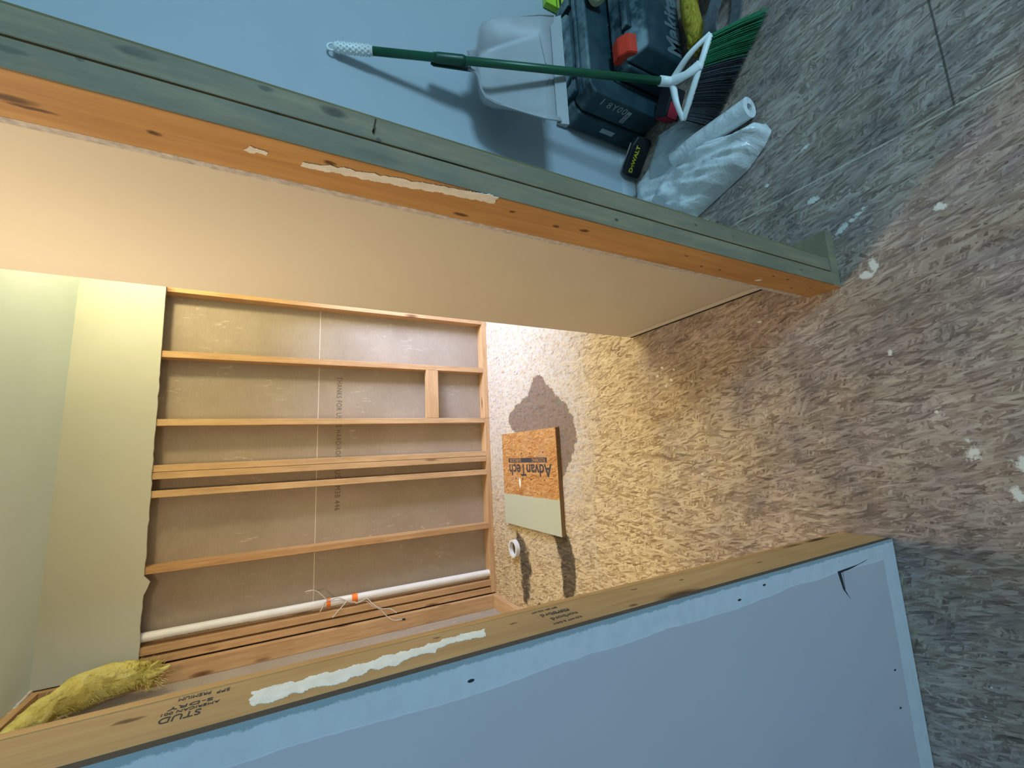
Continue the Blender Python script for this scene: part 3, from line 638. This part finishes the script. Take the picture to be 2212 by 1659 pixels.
# ------------------------------------------------------------------ broom and dustpan
T = Vector((1.334, 1.306, 1.323)); B = Vector((1.338, 0.930, 0.175)); D = (B - T).normalized()
M_green = plain('green_metal', (0.008, 0.085, 0.035), 0.35, 0.1, 12, 0.03)
M_white = plain('white_plastic', (0.78, 0.82, 0.80), 0.4, 0.04, 20, 0.05)
M_bg = plain('green_bristle', (0.01, 0.16, 0.06), 0.6, 0.25, 60, 0)
M_bk = plain('black_bristle', (0.045, 0.052, 0.06), 0.6, 0.35, 60, 0)
def broom():
    r = empty('broom', tuple(B)); tag(r, 'green handled push-down broom with white head leaning on the blue wall', 'broom')
    def at(t): return T + D * t
    Lg = 0.135
    part('handle', tube(bmesh.new(), [at(Lg), at((B - T).length)], 0.0135, 20), M_green, r, True)
    g = bmesh.new(); tube(g, [at(0.012), at(0.02), at(Lg)], [0.012, 0.0155, 0.0155], 20)
    for k in range(11):
        for j in range(9):
            a = 2 * math.pi * (j + 0.5 * (k % 2)) / 9; u = D.cross(Vector((1, 0, 0))).normalized(); v = D.cross(u)
            p = at(0.028 + k * 0.0095) + (u * math.cos(a) + v * math.sin(a)) * 0.0155
            bmesh.ops.create_uvsphere(g, u_segments=6, v_segments=4, radius=0.0032, matrix=Matrix.Translation(p))
    gp = part('grip', g, M_white, r, True)
    u = Vector((1, 0, 0)); v = D.cross(u).normalized()
    part('hanging_loop', tube(bmesh.new(), [at(0.006) + (u * math.cos(a) * 0.013 + D * -math.sin(a) * 0.013) for a in np.linspace(0, 2 * math.pi, 20)], 0.0035, 8, caps=False), M_white, gp, True)
    part('adjuster', tube(bmesh.new(), [at(0.335), at(0.345), at(0.43), at(0.44)], [0.0145, 0.017, 0.017, 0.0145], 20), plain('dark_green_plastic', (0.006, 0.06, 0.03), 0.4), r, True)
    # head
    R = Vector((1.402, 0.775, 0.150)); L = Vector((1.190, 0.930, 0.138)); mid = (R + L) / 2
    ax = (R - L).normalized(); hs = bmesh.new()
    tube(hs, [at((B - T).length - 0.05), at((B - T).length + 0.005)], [0.0175, 0.0165], 20)
    part('socket', hs, M_white, r, True)
    fr = bmesh.new()
    # lower bar, then two curved arms making the open frame
    dn = Vector((0.02, -0.03, -0.06)).normalized()
    tube(fr, [L, L + (R - L) * 0.03, L + (R - L) * 0.97, R], [0.006, 0.0125, 0.0125, 0.006], 12)
    S0 = B + D * -0.005
    tube(fr, curve_pts([S0 + Vector((0.01, 0, -0.01)), mid + (R - mid) * 0.50 + Vector((0.020, 0.030, 0.034)), R + Vector((0, 0, 0.002))], 16), [0.014, 0.0115, 0.009, 0.008], 10)
    tube(fr, curve_pts([S0 + Vector((-0.01, 0, -0.01)), mid + (L - mid) * 0.58 + Vector((0.010, 0.024, 0.036)), L + Vector((0, 0, 0.002))], 16), [0.014, 0.0115, 0.009, 0.008], 10)
    tube(fr, curve_pts([S0, mid + Vector((0.02, 0.02, 0.03)), mid + (R - mid) * 0.30 + Vector((0, 0, 0.004))], 10), [0.016, 0.012, 0.016], 10, flat=(1.3, 0.8))
    hd = part('head_frame', fr, M_white, r, True)
    # bristles
    bR = Vector((1.458, 0.672, 0.004)); bL = Vector((1.205, 0.915, 0.004)); rr = random.Random(2)
    bg = bmesh.new(); bb = bmesh.new(); NB = 44
    for rowi, off in enumerate((-0.016, -0.008, 0.0, 0.008, 0.016)):
        for i in range(NB):
            t = (i + 0.5 * (rowi % 2)) / (NB - 0.5)
            perp = Vector((-ax.y, ax.x, 0)).normalized() * off
            p = L + (R - L) * (0.02 + 0.96 * t) + perp
            q = bL + (bR - bL) * (t * 1.0) + perp * 1.5
            for s in range(4):
                jt = Vector((rr.uniform(-1, 1), rr.uniform(-1, 1), 0)) * 0.006
                m_ = p.lerp(q, 0.55) + Vector((0, 0, 0.006)) + jt * 0.5
                qq = q + jt + Vector((0, 0, rr.uniform(0, 0.006)))
                tube(bg if t > 0.64 else bb, [p + jt * 0.4, m_, qq], [0.0014, 0.0013, 0.0009], 3, caps=False)
    a = part('bristles', bg, M_bg, hd); a['kind'] = 'stuff'; a['label'] = 'green bristles'
    a = part('bristles', bb, M_bk, hd); a['kind'] = 'stuff'; a['label'] = 'black bristles'
broom()

def dustpan():
    M_pan = plain('grey_plastic', (0.36, 0.38, 0.385), 0.45, 0.05, 15, 0.05)
    o = empty('dustpan', (1.36, 1.09, 0.60)); tag(o, 'large light grey dustpan clipped upright behind the broom handle', 'dustpan')
    ux = Vector((1, 0, 0)); uy = -D; un = ux.cross(uy).normalized()   # uy up along the stick, un towards viewer?
    if un.y > 0: un = -un
    O = T + D * 0.785 + Vector((0.03, 0.03, 0))          # middle of the lip
    def P(a, b, c=0): return O + ux * a + uy * b + un * c
    # outline of the pan: lip, sides, rounded rear corners, neck
    half = [(0.228, 0.0), (0.222, 0.06), (0.205, 0.13), (0.185, 0.20), (0.175, 0.235), (0.155, 0.268), (0.12, 0.283), (0.07, 0.29), (0.04, 0.30), (0.030, 0.325)]
    left = [(-0.040 - (x - 0.04) * 0.92 if x > 0.05 else -x - 0.01, y) for x, y in half]
    right = half
    N = len(half)
    def rimdepth(b): return 0.012 + 0.055 * min(1, b / 0.24)
    bm = bmesh.new()
    # floor of the pan: strips between left and right, slightly dished
    rowsv = []
    for i in range(N):
        (xl, yl), (xr, yr) = left[i], right[i]; row = []
        for j in range(13):
            s = j / 12; e = max(0, min(1, (abs(s - 0.5) * 2 - 0.82) / 0.18))
            inn = 0.93 if 0 < i < N - 1 else 1.0
            cx = (xl + xr) / 2 + (xr - xl) / 2 * (2 * s - 1) * (inn if e == 0 else inn + (1 - inn) * e)
            d = -rimdepth(yl) * (1 - e) if i < 7 else -rimdepth(yl) * (1 - e) * max(0, (N - 1 - i) / 3) * 0.6
            row.append(bm.verts.new(P(cx, yl + (yr - yl) * s, d + rimdepth(yl) * 0.15 * e)))
        rowsv.append(row)
    for r0, r1 in zip(rowsv, rowsv[1:]):
        for a in range(12): bm.faces.new((r0[a], r0[a + 1], r1[a + 1], r1[a]))
    bmesh.ops.recalc_face_normals(bm, faces=bm.faces)
    bmesh.ops.solidify(bm, geom=bm.faces[:], thickness=0.003)
    part('pan', bm, M_pan, o, True)
    rim = bmesh.new()
    tube(rim, [P(x, y, 0.006) for x, y in right], 0.0035, 8); tube(rim, [P(x, y, 0.006) for x, y in left], 0.0035, 8)
    part('rim', rim, M_pan, o, True)
    lip = bmesh.new()
    prism(lip, [P(-0.222, -0.028, 0.0), P(0.236, -0.028, 0.0), P(0.228, 0.012, -0.010), P(-0.213, 0.012, -0.010)], un * 0.004)
    part('lip', lip, M_pan, o)
    ribs = bmesh.new()
    prism(ribs, [P(-0.20, 0.055, -0.022), P(-0.02, 0.025, -0.014), P(-0.02, 0.028, -0.014), P(-0.20, 0.058, -0.022)], un * 0.002)
    prism(ribs, [P(0.20, 0.055, -0.022), P(0.04, 0.035, -0.016), P(0.04, 0.038, -0.016), P(0.20, 0.058, -0.022)], un * 0.002)
    part('rib', ribs, M_pan, o)
    h = bmesh.new()
    a0 = P(-0.040, 0.315, -0.004)
    sx = T + D * 0.39 + Vector((0, 0.022, 0)); 
    prism(h, [a0, P(0.016, 0.315, -0.004), T + D * 0.34 + Vector((0.043, 0.024, 0)), T + D * 0.33 + Vector((0.030, 0.024, 0)), T + D * 0.33 + Vector((-0.006, 0.024, 0)), T + D * 0.34 + Vector((-0.013, 0.024, 0))], un * 0.004)
    part('clip_handle', h, plain('dark_green_clip', (0.008, 0.05, 0.03), 0.45), o)
dustpan()

# ------------------------------------------------------------------ tool cases
M_teal = NT('teal_case_plastic')
def teal():
    k = M_teal; o = k.obj(); f = k.noise(o, 14, 5, 0.65); d = k.noise(o, 5, 5, 0.7)
    col = k.ramp(f, [(0.3, (0.006, 0.026, 0.036)), (0.7, (0.011, 0.046, 0.058))])
    nz = k.xyz(k.n('ShaderNodeNewGeometry').outputs['Normal'])[2]
    dust = k.math('MULTIPLY', k.ramp(d, [(0.40, 0.0), (0.62, 0.9)]), k.math('ADD', 0.10, k.math('MULTIPLY', k.math('MAXIMUM', nz, 0.0), 0.75)))
    col = k.mix(dust, col, (0.30, 0.40, 0.42)); k.bump(f, 0.2, 0.001)
    return k.done(col, 0.5, 0.35)
M_teal = teal()
M_sticker = plain('grey_label', (0.35, 0.38, 0.38), 0.6, 0.1, 80)
M_blk = plain('black_plastic', (0.012, 0.015, 0.018), 0.5, 0.2, 30, 0.1)
M_red = plain('red_plastic', (0.62, 0.035, 0.008), 0.45, 0.1, 20, 0.05)
M_mark = plain('chalk_marker', (0.36, 0.38, 0.36), 0.9, 0.1, 50, 0)
def rcase(x0, x1, y0, y1, z0, z1, cut):
    """moulded case half: box with chamfered corners in the x-z plane"""
    b = bmesh.new(); c = cut
    prism(b, [(x0 + c, y0, z0), (x1 - c, y0, z0), (x1, y0, z0 + c), (x1, y0, z1 - c), (x1 - c, y0, z1), (x0 + c, y0, z1), (x0, y0, z1 - c), (x0, y0, z0 + c)], (0, y1 - y0, 0))
    bmesh.ops.bevel(b, geom=b.edges[:], offset=0.009, segments=3, affect='EDGES', profile=0.5)
    return b
def case_a():
    o = empty('tool_case', (1.66, 1.215, 0)); tag(o, 'taller dark teal tool case against the blue wall, numbers chalked on its end', 'tool case', 'dark teal tool cases by the wall')
    part('rear_shell', rcase(1.375, 1.95, 1.228, 1.315, 0.002, 0.405, 0.03), M_teal, o)
    part('front_shell', rcase(1.385, 1.94, 1.122, 1.226, 0.002, 0.400, 0.03), M_teal, o)
    b = bmesh.new()
    for x in (1.47, 1.60, 1.73): box(b, x, x + 0.012, 1.116, 1.124, 0.03, 0.28, 0.002)
    part('rib', b, M_teal, o)
    h = bmesh.new(); prism(h, [(1.50, 1.30, 0.418), (1.47, 1.27, 0.418), (1.50, 1.20, 0.418), (1.54, 1.175, 0.418), (1.76, 1.175, 0.418), (1.80, 1.20, 0.418), (1.83, 1.27, 0.418), (1.80, 1.30, 0.418)], (0, 0, 0.014))
    bmesh.ops.bevel(h, geom=h.edges[:], offset=0.003, segments=2, affect='EDGES')
    part('handle', h, M_teal, o)
    part('hinge_bar', nbox(1.40, 1.93, 1.165, 1.185, 0.399, 0.412, bev=0.003), M_teal, o)
    for x in (1.43, 1.84):
        l = part('latch', nbox(x, x + 0.055, 1.19, 1.275, 0.398, 0.422, bev=0.004), M_teal, o)
    part('edge_strip', nbox(1.374, 1.384, 1.30, 1.318, 0.38, 0.43, bev=0.002), M_sticker, o)
    s = part('label_plate', nbox(1.3735, 1.3745, 1.255, 1.278, 0.165, 0.235), M_sticker, o); s['label'] = 'small grey sticker'
    s = part('number_plate', nbox(1.3835, 1.3848, 1.145, 1.205, 0.165, 0.185), M_sticker, o)
    lettering('plate_lettering', 'R3/10', 0.018, (1.3831, 1.202, 0.169), (0, -1, 0), (0, 0, 1), M_blk, o, 0.0003)
    lettering('chalked_number', '1', 0.045, (1.3842, 1.165, 0.33), (0, 0, -1), (0, -1, 0), M_mark, o, 0.0003); lettering('chalked_numbers', '8Y00', 0.042, (1.3842, 1.167, 0.29), (0, 0, -1), (0, -1, 0), M_mark, o, 0.0003, 1.2)
    lettering('handle_mark', 'I0', 0.04, (1.66, 1.215, 0.4323), (0.3, 1, 0), (-1, 0.3, 0), M_mark, o, 0.0003)
case_a()
def case_b():
    o = empty('tool_case', (1.72, 1.035, 0)); tag(o, 'lower dark teal tool case with raised lettering and red latch, before the taller one', 'tool case', 'dark teal tool cases by the wall')
    part('rear_shell', rcase(1.475, 1.98, 1.045, 1.110, 0.002, 0.285, 0.03), M_teal, o)
    b = bmesh.new(); prism(b, [(1.49, 1.043, 0.02), (1.97, 1.043, 0.02), (1.97, 1.043, 0.275), (1.49, 1.043, 0.275)], (0, -0.02, 0))
    # tapered front lid
    v = [(1.485, 1.043, 0.005), (1.975, 1.043, 0.005), (1.975, 1.043, 0.283), (1.485, 1.043, 0.283)]
    w_ = [(1.515, 0.970, 0.03), (1.945, 0.970, 0.03), (1.945, 0.970, 0.235), (1.515, 0.970, 0.235)]
    b.free(); b = bmesh.new(); A = [b.verts.new(p) for p in v]; Bv = [b.verts.new(p) for p in w_]
    b.faces.new(A); b.faces.new(Bv)
    for i in range(4): b.faces.new((A[i], A[(i + 1) % 4], Bv[(i + 1) % 4], Bv[i]))
    bmesh.ops.recalc_face_normals(b, faces=b.faces); bmesh.ops.bevel(b, geom=b.edges[:], offset=0.01, segments=3, affect='EDGES', profile=0.5)
    part('front_lid', b, M_teal, o)
    lettering('brand_lettering', 'Makita', 0.105, (1.528, 0.9695, 0.050), (1, 0, 0), (0, 0, 1), plain('embossed_grey', (0.10, 0.14, 0.15), 0.6), o, 0.0015, bold=0.0035, stretch=1.0)
    la = bmesh.new(); prism(la, [(1.500, 1.000, 0.255), (1.500, 1.012, 0.292), (1.500, 1.046, 0.312), (1.500, 1.085, 0.306), (1.500, 1.085, 0.287), (1.500, 1.04, 0.255)], (0.085, 0, 0))
    bmesh.ops.bevel(la, geom=la.edges[:], offset=0.003, segments=2, affect='EDGES')
    part('latch', la, M_red, o)['label'] = 'bright red latch'
    la = bmesh.new(); prism(la, [(1.86, 0.990, 0.235), (1.86, 1.050, 0.300), (1.86, 1.066, 0.300), (1.86, 1.066, 0.285), (1.86, 1.02, 0.24)], (0.075, 0, 0)); part('latch', la, M_red, o)['label'] = 'bright red latch'
    part('handle', nbox(1.62, 1.84, 1.01, 1.04, 0.262, 0.292, bev=0.006), M_teal, o)
case_b()

# small things around the cases
t = obj('tape_roll', pipe_shell(bmesh.new(), (1.78, 1.070, 0.366), (1.84, 1.088, 0.372), 0.038, 0.02, 28), plain('beige_tape', (0.30, 0.33, 0.20), 0.6), None, (1.61, 1.14, 0.41), world=True)
tag(t, 'greenish beige roll lying on top of the tool cases', 'tape roll')
lv = obj('spirit_level', nbox(1.956, 2.6, 1.295, 1.322, 0.36, 0.455, bev=0.002), plain('lime_plastic', (0.38, 0.62, 0.03), 0.45, 0.1), None, (2.2, 1.31, 0.36), world=True)
tag(lv, 'lime green spirit level end resting on the case against the wall', 'spirit level')
part('groove', nbox(1.957, 2.6, 1.2935, 1.2955, 0.375, 0.385), M_gap, lv); part('groove', nbox(1.957, 2.6, 1.2935, 1.2955, 0.398, 0.401), M_gap, lv)
def lump(name, c, r, m, label, cat, seed, amp=0.25, freq=9, sub=4):
    bm = bmesh.new(); bmesh.ops.create_icosphere(bm, subdivisions=sub, radius=1.0)
    from mathutils import noise as mn
    for v in bm.verts:
        n_ = mn.noise(v.co * 1.4 + Vector((seed, 0, 0))) + 0.5 * mn.noise(v.co * freq * 0.4 + Vector((0, seed, 0)))
        v.co = Vector((v.co.x * r[0], v.co.y * r[1], v.co.z * r[2])) * (1 + amp * n_)
    zmin = min(v.co.z for v in bm.verts)
    for v in bm.verts: v.co += Vector((c[0], c[1], -zmin + c[2]))
    o = obj(name, bm, m, None, (c[0], c[1], c[2]), smooth=True, world=True); tag(o, label, cat); return o
M_yel = NT('yellow_fabric')
def yel():
    k = M_yel; o = k.obj(); f = k.noise(k.vmul(o, (1, 1, 8)), 40, 4, 0.7)
    col = k.ramp(f, [(0.35, (0.20, 0.15, 0.01)), (0.65, (0.50, 0.40, 0.06))]); k.bump(f, 0.6, 0.003); return k.done(col, 0.9, 0.1)
M_yel = yel()
gl = empty('work_glove', (1.63, 0.89, 0.0)); tag(gl, 'crumpled yellow work glove on the floor in front of the lower tool case', 'glove')
b = tube(bmesh.new(), curve_pts([(1.53, 0.895, 0.035), (1.60, 0.895, 0.055), (1.68, 0.90, 0.06), (1.78, 0.90, 0.05)], 16), 0.036, 14, flat=(1, 0.9)); part('palm', b, M_yel, gl, True)
for i, (dx, dy, dz) in enumerate(((0, -0.022, 0.01), (0.0, -0.006, 0.028), (0.0, 0.012, 0.03), (0.0, 0.026, 0.012))):
    b = tube(bmesh.new(), curve_pts([(1.58, 0.895 + dy, 0.035 + dz), (1.54, 0.893 + dy * 1.2, 0.035 + dz * 0.9), (1.505, 0.885 + dy * 1.2, 0.02 + dz * 0.4)], 8), [0.014, 0.0125, 0.007], 8); part('finger', b, M_yel, gl, True)
st = bmesh.new()
M_rub = plain('grey_rubber', (0.10, 0.12, 0.13), 0.7, 0.3, 60, 0.4)
def band(bm, pts, wv, th):
    """flat band swept along pts, width vector wv"""
    wv = Vector(wv); P_ = [Vector(p) for p in pts]; R = []
    for i, p in enumerate(P_):
        d = (P_[min(i + 1, len(P_) - 1)] - P_[max(i - 1, 0)]).normalized(); nn = d.cross(wv).normalized() * th
        R.append([bm.verts.new(p - wv / 2 - nn), bm.verts.new(p + wv / 2 - nn), bm.verts.new(p + wv / 2 + nn), bm.verts.new(p - wv / 2 + nn)])
    for a, b2 in zip(R, R[1:]):
        for j in range(4): bm.faces.new((a[j], a[(j + 1) % 4], b2[(j + 1) % 4], b2[j]))
    bm.faces.new(R[0]); bm.faces.new(R[-1]); return bm
band(st, curve_pts([(1.50, 0.825, 0.010), (1.47, 0.83, 0.05), (1.50, 0.815, 0.085), (1.57, 0.775, 0.09), (1.63, 0.75, 0.07), (1.66, 0.735, 0.02)], 30), (0.02, 0.05, 0.0), 0.003)
band(st, curve_pts([(1.66, 0.735, 0.012), (1.60, 0.745, 0.008), (1.53, 0.76, 0.010), (1.49, 0.78, 0.014)], 20), (0.01, 0.04, 0.0), 0.003)
kp = obj('rubber_strap', st, M_rub, None, (1.57, 0.78, 0.0), smooth=False, world=True); tag(kp, 'folded grey rubber strap on the floor behind the broom bristles', 'strap')
lump('grey_rag', (1.74, 0.775, 0.0), (0.06, 0.045, 0.05), M_rub, 'dusty grey rag bundle beside the yellow glove', 'rag', 3, 0.35)

# black zip pouch with yellow lettering, red and black box behind the bag
def pouch():
    o = empty('tool_pouch', (1.27, 1.25, 0)); tag(o, 'small black pouch with yellow lettering wedged between bag and wall', 'tool pouch')
    b = bmesh.new(); C0 = Vector((1.255, 1.285, 0)); 
    prism(b, [(1.240, 1.318, 0.002), (1.363, 1.218, 0.002), (1.363, 1.218, 0.085), (1.33, 1.245, 0.10), (1.258, 1.303, 0.10), (1.240, 1.318, 0.085)], (-0.018, -0.026, 0))
    bmesh.ops.bevel(b, geom=b.edges[:], offset=0.008, segments=3, affect='EDGES')
    part('body', b, M_blk, o)
    my = plain('yellow_print', (0.80, 0.68, 0.03), 0.6)
    d = Vector((0.123, -0.10, 0)).normalized()
    lettering('brand_lettering', 'DeWALT', 0.027, (1.230, 1.2850, 0.058), d, (0, 0, 1), my, o, 0.0004, bold=0.0008)
    part('zip', tube(bmesh.new(), [(1.250, 1.295, 0.1005), (1.33, 1.230, 0.1005)], 0.0025, 6), plain('zip_grey', (0.25, 0.25, 0.2), 0.5), o, True)
pouch()
o = obj('blade_box', nbox(-0.055, 0.055, -0.035, 0.035, 0.001, 0.075, bev=0.004), M_blk, None, (1.40, 1.06, 0)); o.rotation_euler.z = -0.5
tag(o, 'dark box with a red label between the tool cases and the broom', 'box')
o2 = obj('red_label', nbox(-0.056, 0.0, -0.0362, -0.0345, 0.015, 0.065), plain('dull_red', (0.45, 0.03, 0.05), 0.5), o); o2['label'] = 'dull red label'
o3 = obj('red_side', nbox(-0.0562, -0.0545, -0.03, 0.03, 0.01, 0.07), plain('dull_red2', (0.40, 0.02, 0.04), 0.5), o)

# ------------------------------------------------------------------ roll of film and plastic bag on the floor
def plastic(name, alpha, c=(0.84, 0.87, 0.87)):
    k = NT(name); o = k.obj(); f = k.noise(k.vmul(o, (1, 1, 1)), 11, 5, 0.6, 1.5); g_ = k.noise(o, 4, 3, 0.5, 2.0)
    col = k.ramp(f, [(0.3, tuple(x * 0.85 for x in c)), (0.7, c)])
    k.bump(k.math('ADD', f, k.math('MULTIPLY', g_, 1.5)), 0.7, 0.012)
    k.b.inputs['Alpha'].default_value = alpha; k.b.inputs['Subsurface Weight'].default_value = 0.0
    return k.done(col, 0.16, 0.8)
M_bag = plastic('milky_plastic', 0.93); M_film = plastic('thin_clear_plastic', 0.55, (0.60, 0.68, 0.70))
def bag():
    from mathutils import noise as mn
    o = empty('plastic_bag', (1.03, 0.98, 0)); tag(o, 'crumpled milky plastic bag lying on the floor below the broom', 'plastic bag')
    def sheet(name, outline, hmax, m, seed, res=0.0075, fold=0.6, prof=0.5, base=0.003):
        """closed pillow: top surface rises from the outline, bottom flat on the floor"""
        poly = outline; xs = [p[0] for p in poly]; ys = [p[1] for p in poly]
        gx = np.arange(min(xs) - res, max(xs) + 2 * res, res); gy = np.arange(min(ys) - res, max(ys) + 2 * res, res)
        X, Y_ = np.meshgrid(gx, gy); ins = inpoly(X, Y_, poly)
        dist = np.full(X.shape, 9.0)
        for i in range(len(poly)):
            a = np.array(poly[i]); b_ = np.array(poly[(i + 1) % len(poly)]); ab = b_ - a
            t = np.clip(((X - a[0]) * ab[0] + (Y_ - a[1]) * ab[1]) / (ab @ ab), 0, 1)
            dist = np.minimum(dist, np.hypot(X - a[0] - t * ab[0], Y_ - a[1] - t * ab[1]))
        bm = bmesh.new(); V = {}; W = {}
        ii = ins
        for r_ in range(X.shape[0]):
            for c_ in range(X.shape[1]):
                if ii[r_, c_]:
                    d = min(1, dist[r_, c_] / (0.075)); h = hmax * (1 - (1 - d) ** 2.2) ** prof
                    p = Vector((X[r_, c_], Y_[r_, c_], 0)); q = Vector((p.x * 26 - p.y * 6, p.y * 6, seed))
                    h *= 1 + fold * (mn.noise(q) * 0.45 + 0.55 * (0.3 - abs(mn.noise(q * 1.3 + Vector((3, 3, 3))))) + 0.12 * mn.noise(q * 4))
                    V[r_, c_] = bm.verts.new((p.x, p.y, base + max(0.002, h))); W[r_, c_] = bm.verts.new((p.x, p.y, base))
        for (r_, c_) in list(V):
            if (r_ + 1, c_) in V and (r_, c_ + 1) in V and (r_ + 1, c_ + 1) in V:
                bm.faces.new((V[r_, c_], V[r_, c_ + 1], V[r_ + 1, c_ + 1], V[r_ + 1, c_]))
                bm.faces.new((W[r_, c_], W[r_ + 1, c_], W[r_ + 1, c_ + 1], W[r_, c_ + 1]))
        be = [e for e in bm.edges if len(e.link_faces) == 1]
        top_ = {v: k_ for k_, v in V.items()}
        for e in be:
            a, b_ = e.verts
            if a in top_ and b_ in top_: 
                try: bm.faces.new((a, b_, W[top_[b_]], W[top_[a]]))
                except ValueError: pass
        for v in [v for v in bm.verts if not v.link_faces]: bm.verts.remove(v)
        def snap(x, y):
            best = None
            for i in range(len(poly)):
                a = Vector(poly[i]); ab = Vector(poly[(i + 1) % len(poly)]) - a; q = Vector((x, y))
                t = max(0, min(1, (q - a).dot(ab) / ab.length_squared)); c = a + ab * t
                if best is None or (c - q).length < best[0]: best = ((c - q).length, c)
            return best
        bset = {v for e in be if e.is_valid for v in e.verts}
        for (r_, c_), v in V.items():
            if v.is_valid and v in bset:
                dd, c = snap(v.co.x, v.co.y)
                v.co.x = W[r_, c_].co.x = c.x; v.co.y = W[r_, c_].co.y = c.y; v.co.z = base + 0.003
        bmesh.ops.recalc_face_normals(bm, faces=bm.faces)
        return part(name, bm, m, o, True)
    sheet('bag_body', [(0.985, 0.735), (0.94, 0.80), (0.90, 0.95), (0.88, 1.03), (0.93, 1.12), (1.03, 1.20), (1.10, 1.12), (1.12, 1.00), (1.12, 0.90), (1.08, 0.80), (1.06, 0.72), (1.02, 0.705)], 0.092, M_bag, 1.3)
    sheet('loose_sheet', [(0.93, 1.06), (0.98, 1.22), (1.08, 1.30), (1.17, 1.29), (1.24, 1.18), (1.24, 1.05), (1.16, 0.97), (1.08, 0.96), (1.0, 1.0)], 0.055, M_bag, 4.2, fold=0.6)
    sheet('clear_flap', [(1.12, 1.20), (1.20, 1.20), (1.31, 1.12), (1.30, 1.00), (1.18, 0.93), (1.10, 1.0)], 0.075, M_film, 8.0, fold=0.4, base=0.006)
    sheet('bag_corner', [(0.905, 1.03), (0.87, 1.02), (0.845, 1.00), (0.84, 1.04), (0.87, 1.09), (0.92, 1.10)], 0.03, M_bag, 2.2, fold=0.5)
    rl = part('film_roll', pipe_shell(bmesh.new(), (1.130, 0.745, 0.040), (1.15, 1.06, 0.045), 0.036, 0.014, 28), M_bag, o)
    return o
bag()
